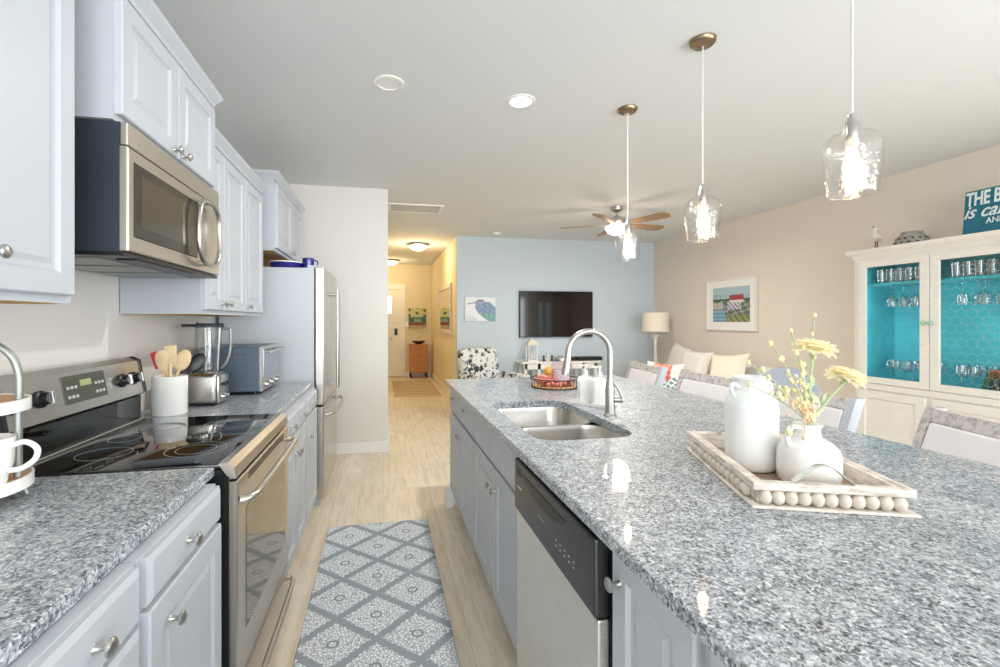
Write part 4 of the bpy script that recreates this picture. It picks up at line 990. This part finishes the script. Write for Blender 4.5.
def marsh(u, v):
    c = 'c3c496' if v > .55 else ('5a8478' if v > .42 else ('86a394' if v > .3 else ('7d5646' if v > .12 else 'b8a282')))
    if v > .55 and math.sin(u*14+1)+math.sin(v*22+u*8) > 1.05: c = '4c5a2c'
    if .30 < v < .5 and math.sin(u*9) > .3: c = '356a58'
    return c
t = thing('marsh_canvas', 'green marsh landscape canvas on the hall end wall', 'picture', (.60, 10.90, 1.17))
obj('canvas_edge', B(0, .42, .001, .03, 0, .48), 'linen', t); picture('painting', .42, .48, marsh, t)
t = thing('hall_mirror', 'white framed mirror on the right hall wall', 'mirror', (1.155, 7.65, 1.1), -PI/2)
b = BM(); box(b, -1.7, -.0, -.03, 0, 0, .07); box(b, -1.7, 0, -.03, 0, .83, .9); box(b, -.07, 0, -.03, 0, .07, .83); box(b, -1.7, -1.63, -.03, 0, .07, .83)
t.location = (1.158, 7.62, 1.1); t.rotation_euler = (0, 0, -PI/2)
for v in b.verts: v.co.x = -v.co.x
obj('mirror_frame', b, 'washw', t); obj('mirror_glass', B(.07, 1.63, -.012, -.004, .07, .83), 'mirror', t)
t.rotation_euler = (0, 0, PI/2)
for ch in t.children:
    for v in ch.data.vertices: v.co.y = -v.co.y
    ch.data.flip_normals()
t = thing('light_switch', 'white switch plate on hall end wall left of picture', 'switch', (.53, 10.945, 1.2))
obj('plate', B(0, .075, -.006, 0, 0, .12, bev=.002), 'white', t); obj('toggle', B(.03, .045, -.014, -.006, .05, .075), 'white', t)

# ------------------------------------------------------------ right wall picture
def beach(u, v):
    c = 'a9bfc9'
    if v < .66: c = '3f5d4a' if v > .56 else '7a8a9c'
    if v < .60:
        s = math.sin(u*31+v*17)+math.sin(u*13-v*41)
        c = '5a6e5a' if s > .2 else ('858d6c' if s > -.7 else 'a09eaa')
    if v < .8 and math.sin(u*83+v*29)+math.sin(v*97-u*31) > 1.1: c = '4d5f6a'
    if u < .42-.3*v and v < .38: c = '6f93b0' if math.sin(v*60) > 0 else '8fb0c2'
    if u < .3 and .38 < v < .55: c = 'b9b3a8'
    if .35 < v < .58 and .40 < u < .78:
        c = 'c9c4d2' if math.sin(u*60+v*47) > -.3 else '7d7c96'
    if v < .2 and u > .4: c = '98966a' if math.sin(u*40+v*30) > 0 else '6b7c4c'
    if .62 < v < .76 and .47 < u < .84: c = '9f4644'
    if .56 < v < .62 and .47 < u < .84: c = 'd9d4cf'
    return c
t = thing('beach_picture', 'framed beach cottage painting with red roof on right wall', 'picture', (4.645, 5.766, 1.21), -PI/2)
w, h = .90, .715
obj('picture_frame', join(B(0, w, -.03, 0, 0, .022), B(0, w, -.03, 0, h-.022, h), B(0, .022, -.03, 0, .022, h-.022), B(w-.022, w, -.03, 0, .022, h-.022)), 'hut', t)
obj('mat_board', B(.022, w-.022, -.012, -.002, .022, h-.022), 'trim', t)
o = picture('painting', w-.24, h-.24, beach, t); o.location = (.12, -.0135, .12)

# ------------------------------------------------------------ hutch
HX, HY0, HY1 = 4.2, 2.19, 3.33
hu = thing('display_hutch', 'cream distressed hutch with turquoise interior on right wall', 'hutch', (HX, HY1, 0), -PI/2)
# local: x from 0 (far end) to 1.14 (near end), front y=0, body to +.42
w = HY1-HY0; D_ = .43
obj('lower_body', B(0, w, 0, D_, .06, .80), 'hut', hu)
obj('plinth', B(.0, w, .02, D_, 0, .06), 'hut', hu)
obj('back_panel', B(.02, w-.02, D_-.02, D_-.005, .82, 1.88), 'teal', hu)
for x0 in (0, w-.025): obj('side_panel', B(x0, x0+.025, 0, D_, .80, 1.90), 'hut', hu)
for x0 in (.025, w-.028): obj('side_lining', B(x0, x0+.003, .02, D_-.02, .82, 1.88), 'teal', hu)
obj('mid_shelf', B(.028, w-.028, .04, D_-.02, 1.655, 1.675), 'teal', hu)
obj('bottom_shelf', B(.025, w-.025, .0, D_-.02, .80, .82), 'teal', hu)
obj('top_panel', B(.0, w, .0, D_, 1.88, 1.90), 'hut', hu)
b = loft(BM(), [[(-i, D_, z), (-i, -i, z), (w+i, -i, z), (w+i, D_, z)] for i, z in ((0, 1.88), (.01, 1.90), (.02, 1.92), (.045, 1.945), (.05, 1.965), (.05, 1.975))]); obj('cornice', b, 'hut', hu)
ff = BM(); box(ff, -.001, .055, -.003, .02, .80, 1.90); box(ff, w-.055, w+.001, -.003, .02, .80, 1.90); box(ff, .055, w-.055, -.003, .02, 1.86, 1.90); box(ff, .055, w-.055, -.003, .02, .80, .82)
obj('face_frame', ff, 'hut', hu)
def hexwire(x0, x1, z0, z1, s, y, wr):
    b = BM(); r = s; dx = math.sqrt(3)*r; nx = int((x1-x0)/dx)+2; nz = int((z1-z0)/(1.5*r))+2; seen = set()
    for j in range(-1, nz):
        for i in range(-1, nx):
            cx_ = x0+dx*(i+.5*(j % 2)); cz = z0+1.5*r*j
            P_ = [(cx_+r*math.sin(PI/3*k), cz+r*math.cos(PI/3*k)) for k in range(6)]
            for k in range(3):
                a, c = P_[k], P_[(k+1) % 6]
                if all(x0 <= q[0] <= x1 and z0 <= q[1] <= z1 for q in (a, c)): tube(b, [(a[0], y, a[1]), (c[0], y, c[1])], wr, 4, cap=False)
    return b
for x in (.05, .577, 1.09):      # added lamps behind the door stiles to brighten the turquoise, facing the back panel
    obj('added_strip_lamp', B(x-.012, x+.012, .022, .03, .86, 1.84), 'nickel', hu)
    light('added_hutch_fill', 'AREA', (HX+.034, HY1-x, 1.35), .75, (1, .99, .97), (PI/2, 0, -PI/2), (.02, .9))
for x0, x1, kx in ((.045, .575, .555), (.58, w-.01, .60)):
    z0, z1 = .805, 1.87; sw = .062
    d = obj('glazed_door', join(B(x0, x0+sw, -.022, 0, z0, z1, bev=.003, seg=1), B(x1-sw, x1, -.022, 0, z0, z1, bev=.003, seg=1), B(x0+sw, x1-sw, -.022, 0, z1-.055, z1, bev=.003, seg=1), B(x0+sw, x1-sw, -.022, 0, z0, z0+.055, bev=.003, seg=1)), 'hut', hu)
    obj('glass_pane', B(x0+sw-.004, x1-sw+.004, -.009, -.006, z0+.05, z1-.05), 'pane', d)
    obj('chicken_wire', hexwire(x0+sw, x1-sw, z0+.055, z1-.055, .036, -.004, .0004 if x0 < .1 else .0008), 'wire', d)
    obj('knob', lathe(BM(), [(0, 0), (.006, 0), (.006, .01), (.016, .016), (.018, .026), (.01, .034), (0, .035)], 14, (kx, -.022, 1.33), 'y'), 'knobg', d, 50)
for x0, x1 in ((.03, .55), (.59, w-.03)):
    d = obj('lower_door', framed(BM(), x0, x1, .08, .74, [(0, -.016), (.003, -.02), (.065, -.02), (.075, -.010), (.09, -.010)], 0), 'hut', hu)
    obj('hinge', B(x0-.004, x0+.006, -.024, -.016, .60, .66), 'galv', d)
obj('waist_rail', B(-.01, w+.01, -.015, .02, .75, .80, bev=.004), 'hut', hu)
def hw(x, y, z): return (HX+y, HY1-x, z)     # hutch local -> world
def glass_t(label, loc, kind, group):
    t = thing({'tumbler': 'tumbler_glass', 'wine': 'wine_glass', 'hang': 'wine_glass', 'goblet': 'goblet'}[kind], label, 'glass', loc, 0, group)
    if kind == 'tumbler': obj('glass_body', L([(0, 0), (.026, 0), (.03, .02), (.033, .12), (.031, .12), (.027, .012), (0, .01)], seg=18), 'glass', t, 50)
    else:
        pr_ = [(0, 0), (.033, .001), (.03, .004), (.005, .008), (.004, .075), (.012, .085), (.034, .11), (.039, .14), (.033, .185), (.031, .185), (.037, .14), (.030, .11), (0, .09)]
        if kind == 'hang': pr_ = [(r, -z) for r, z in pr_]
        obj('glass_body', L(pr_, seg=18), 'glass', t, 50)
    return t
g0 = glass_t('clear tumbler standing on upper shelf of the hutch', hw(.13, .12, 1.676), 'tumbler', 'tumblers on the upper hutch shelf')
xs = [(.13+.072*i, .12) for i in range(5)]+[(.15+.072*i, .25) for i in range(5)]+[(.66+.07*i, .12) for i in range(6)]+[(.68+.07*i, .26) for i in range(6)]
for x, y in xs[1:]: dup(g0, hw(x, y, 1.676))
g1 = glass_t('clear wine glass hanging upside down under the hutch shelf', hw(.20, .14, 1.654), 'hang', 'wine glasses hanging in the hutch')
for x, y in ((.29, .14), (.38, .14), (.46, .13), (.75, .2), (.70, .12), (.24, .26), (.34, .26), (.47, .2), (.82, .14), (.91, .14), (1.0, .14), (.86, .27), (.96, .27)): dup(g1, hw(x, y, 1.654))
g2 = glass_t('clear goblet standing on the bottom shelf of the hutch', hw(.24, .14, .821), 'goblet', 'goblets on the bottom hutch shelf')
for x, y in ((.33, .12), (.42, .14), (.47, .26), (.29, .25), (.15, .2), (.50, .1), (.68, .14), (.76, .13), (.72, .27), (.64, .24), (.80, .26)): dup(g2, hw(x, y, .821))
t = thing('crystal_decanter', 'tall cut crystal candle holder in left side of hutch', 'candle holder', hw(.37, .26, .821))
obj('holder_stem', L([(0, 0), (.05, 0), (.05, .02), (.02, .04), (.03, .09), (.015, .12), (.04, .2), (.045, .25), (.02, .3), (.012, .33), (.03, .38), (.03, .5), (.02, .52), (.03, .62), (0, .63)], seg=10), 'glass', t)
obj('holder_cup', L([(.0, .63), (.04, .66), (.07, .69), (.065, .70), (.0, .66)], seg=16), 'glass', t, 50)
t = thing('wooden_crate', 'red orange crate on bottom shelf behind right hutch door', 'crate', hw(.98, .2, .821))
obj('crate_body', B(-.1, .1, -.12, .12, .09, .17, bev=.004), 'amber', t); obj('crate_base', B(-.1, .1, -.12, .12, 0, .09), 'dkg', t)
for i, (x, y) in enumerate(((.86, .10), (.93, .05), (1.02, .05))):
    tag(obj('green_bottle', L([(0, 0), (.028, 0), (.03, .01), (.03, .09), (.012, .12), (.011, .16), (0, .16)], seg=16), 'green', None, 50), 'short green glass bottle low behind right hutch door', 'bottle', 'green bottles in the hutch', loc=hw(x, y, .821))

# on top of hutch
t = thing('egret_figure', 'small white shorebird figure on top of the hutch, left end', 'figurine', (4.40, 3.30, 1.9755), R(200))
obj('stand', L([(0, 0), (.03, 0), (.028, .008), (0, .01)], seg=16), 'dwood', t, 40)
obj('leg', join(tube(BM(), [(.004, -.006, .008), (.0, -.004, .07)], .003, 6), tube(BM(), [(-.006, .006, .008), (-.0, .004, .07)], .003, 6)), 'dwood', t)
b = tube(BM(), smoothpath([(-.055, 0, .08), (-.03, 0, .092), (.0, 0, .10), (.025, 0, .115), (.033, 0, .135), (.022, 0, .152), (.020, 0, .165), (.032, 0, .172)], 4), [.004, .009, .014, .018, .021, .023, .024, .024, .024, .022, .02, .017, .014, .012, .010, .0085, .008, .0075, .0072, .007, .007, .0075, .008, .0085, .0085, .009, .009, .008, .006][:29], 10)
obj('bird_body', b, 'bird', t, 60); t.scale = (1.35, 1.35, 1.3); obj('bill', tube(BM(), [(.034, 0, .171), (.07, 0, .160)], [.004, .001], 6), 'dwood', t)
t = thing('pierced_lantern', 'round weathered ceramic lantern with square holes on hutch', 'lantern', (4.40, 3.02, 1.9755))
obj('lantern_shell', L([(0, 0), (.10, 0), (.113, .02), (.113, .045), (.10, .075), (.078, .10), (.07, .108), (.074, .118), (.072, .124), (.06, .124), (.055, .10), (0, .09)], seg=16), 'rockc', t, 30)
for r_ in range(2):
    for k in range(14):
        a = 2*PI*k/14+(.2 if r_ else 0); rr = .1135 if r_ == 0 else .104
        b = B(-.008, .008, -.002, .003, -.007, .007); xf(b, (0, 0, 0), Matrix.Rotation(a+PI/2, 3, 'Z')); xf(b, (rr*math.cos(a), rr*math.sin(a), .033 if r_ == 0 else .066)); obj('hole', b, 'blk', t)
def sqz(b, k):
    for v in b.verts: v.co.x *= k
    return b
sg = thing('beach_sign', 'teal wooden sign with white lettering on top of hutch', 'sign', (4.36, 2.66, 1.9755), -PI/2)
sg.rotation_euler = (R(-6), 0, -PI/2)
obj('board', B(0, .62, 0, .02, 0, .36, bev=.002, seg=1), 'sgn', sg)
obj('lettering', xf(sqz(text_bm('THE BEACH', .145, off=.0035), .52), (.010, -.002, .245)), 'letter', sg)
obj('lettering', xf(sqz(text_bm('is calling', .135, shear=.4, off=.001), .80), (.0, -.002, .150)), 'letter', sg)
obj('lettering', xf(sqz(text_bm('AND I MUST GO', .062), .8), (.135, -.002, .092)), 'letter', sg)

# ------------------------------------------------------------ bar chairs
def bar_chair(label, x, y, rz):
    t = thing('bar_chair', label, 'chair', (x, y, 0), rz, 'bar chairs along the island')
    W2 = .235
    # local: back at +y, facing -y (towards island)
    obj('seat', B(-W2, W2, -.26, .17, .60, .66, bev=.015, seg=3), 'linen', t, 50)
    for s in (-1, 1):
        b = BM(); prof = smoothpath([(.0, .15, 0), (0, .17, .30), (0, .18, .62), (0, .21, .84), (0, .262, 1.005), (0, .27, 1.02)], 4); L_ = []
        for p in prof: L_.append([(s*(W2-.0)+dx, p.y+dy, p.z) for dx, dy in ((-.018, -.022), (.018, -.022), (.018, .022), (-.018, .022))])
        loft(b, L_); obj('rear_leg', b, 'wash' if s < 0 else 'grpost', t)
        obj('front_leg', B(s*W2-.02, s*W2+.02, -.25, -.21, 0, .60), 'wash', t)
        obj('side_stretcher', B(s*W2-.01, s*W2+.01, -.21, .14, .2, .235), 'wash', t)
    Rm = Matrix.Rotation(R(-17), 3, 'X')
    obj('top_rail', xf(B(-W2, W2, -.014, .014, -.026, .026, bev=.004), (0, .25, .99), Rm), 'wash', t)
    obj('back_panel', xf(B(-W2+.02, W2-.02, -.02, .014, -.15, .15, bev=.01), (0, .20, .822), Rm), 'linen', t)
    obj('footrest', B(-W2+.02, W2-.02, -.24, -.22, .22, .26), 'wash', t)
    return t
bar_chair('whitewashed bar chair with white back, farthest along island', 1.71, 3.12, -PI/2+R(-6))
bar_chair('whitewashed bar chair, second from far end of island', 1.71, 2.43, -PI/2)
bar_chair('bar chair standing behind the milk can and flowers', 1.71, 1.80, -PI/2+R(-4))
bar_chair('bar chair at right edge of the photo before the hutch', 1.73, 1.19, -PI/2+R(-18))
t = thing('dining_chair', 'blue grey round backed dining chair beyond the milk can', 'chair', (3.05, 3.0, 0), -R(60))
obj('seat', B(-.25, .25, -.26, .22, .42, .50, bev=.03, seg=3), 'grey', t, 50)
b = BM(); L_ = []
for k in range(17):
    a = PI*k/16; L_.append((-.25*math.cos(a), .55+.42*math.sin(a)**.7 if math.sin(a) > 0 else .55))
prism(b, [(-.25, .45)]+L_+[(.25, .45)], .16, .22); xf(b, (0, 0, 0)); obj('backrest', b, 'grey', t, 40)
for sx in (-.22, .22):
    for sy in (-.22, .18): obj('leg', lathe(BM(), [(.014, 0), (.022, .42), (0, .42)], 10, (sx, sy, 0)), 'dwood', t)
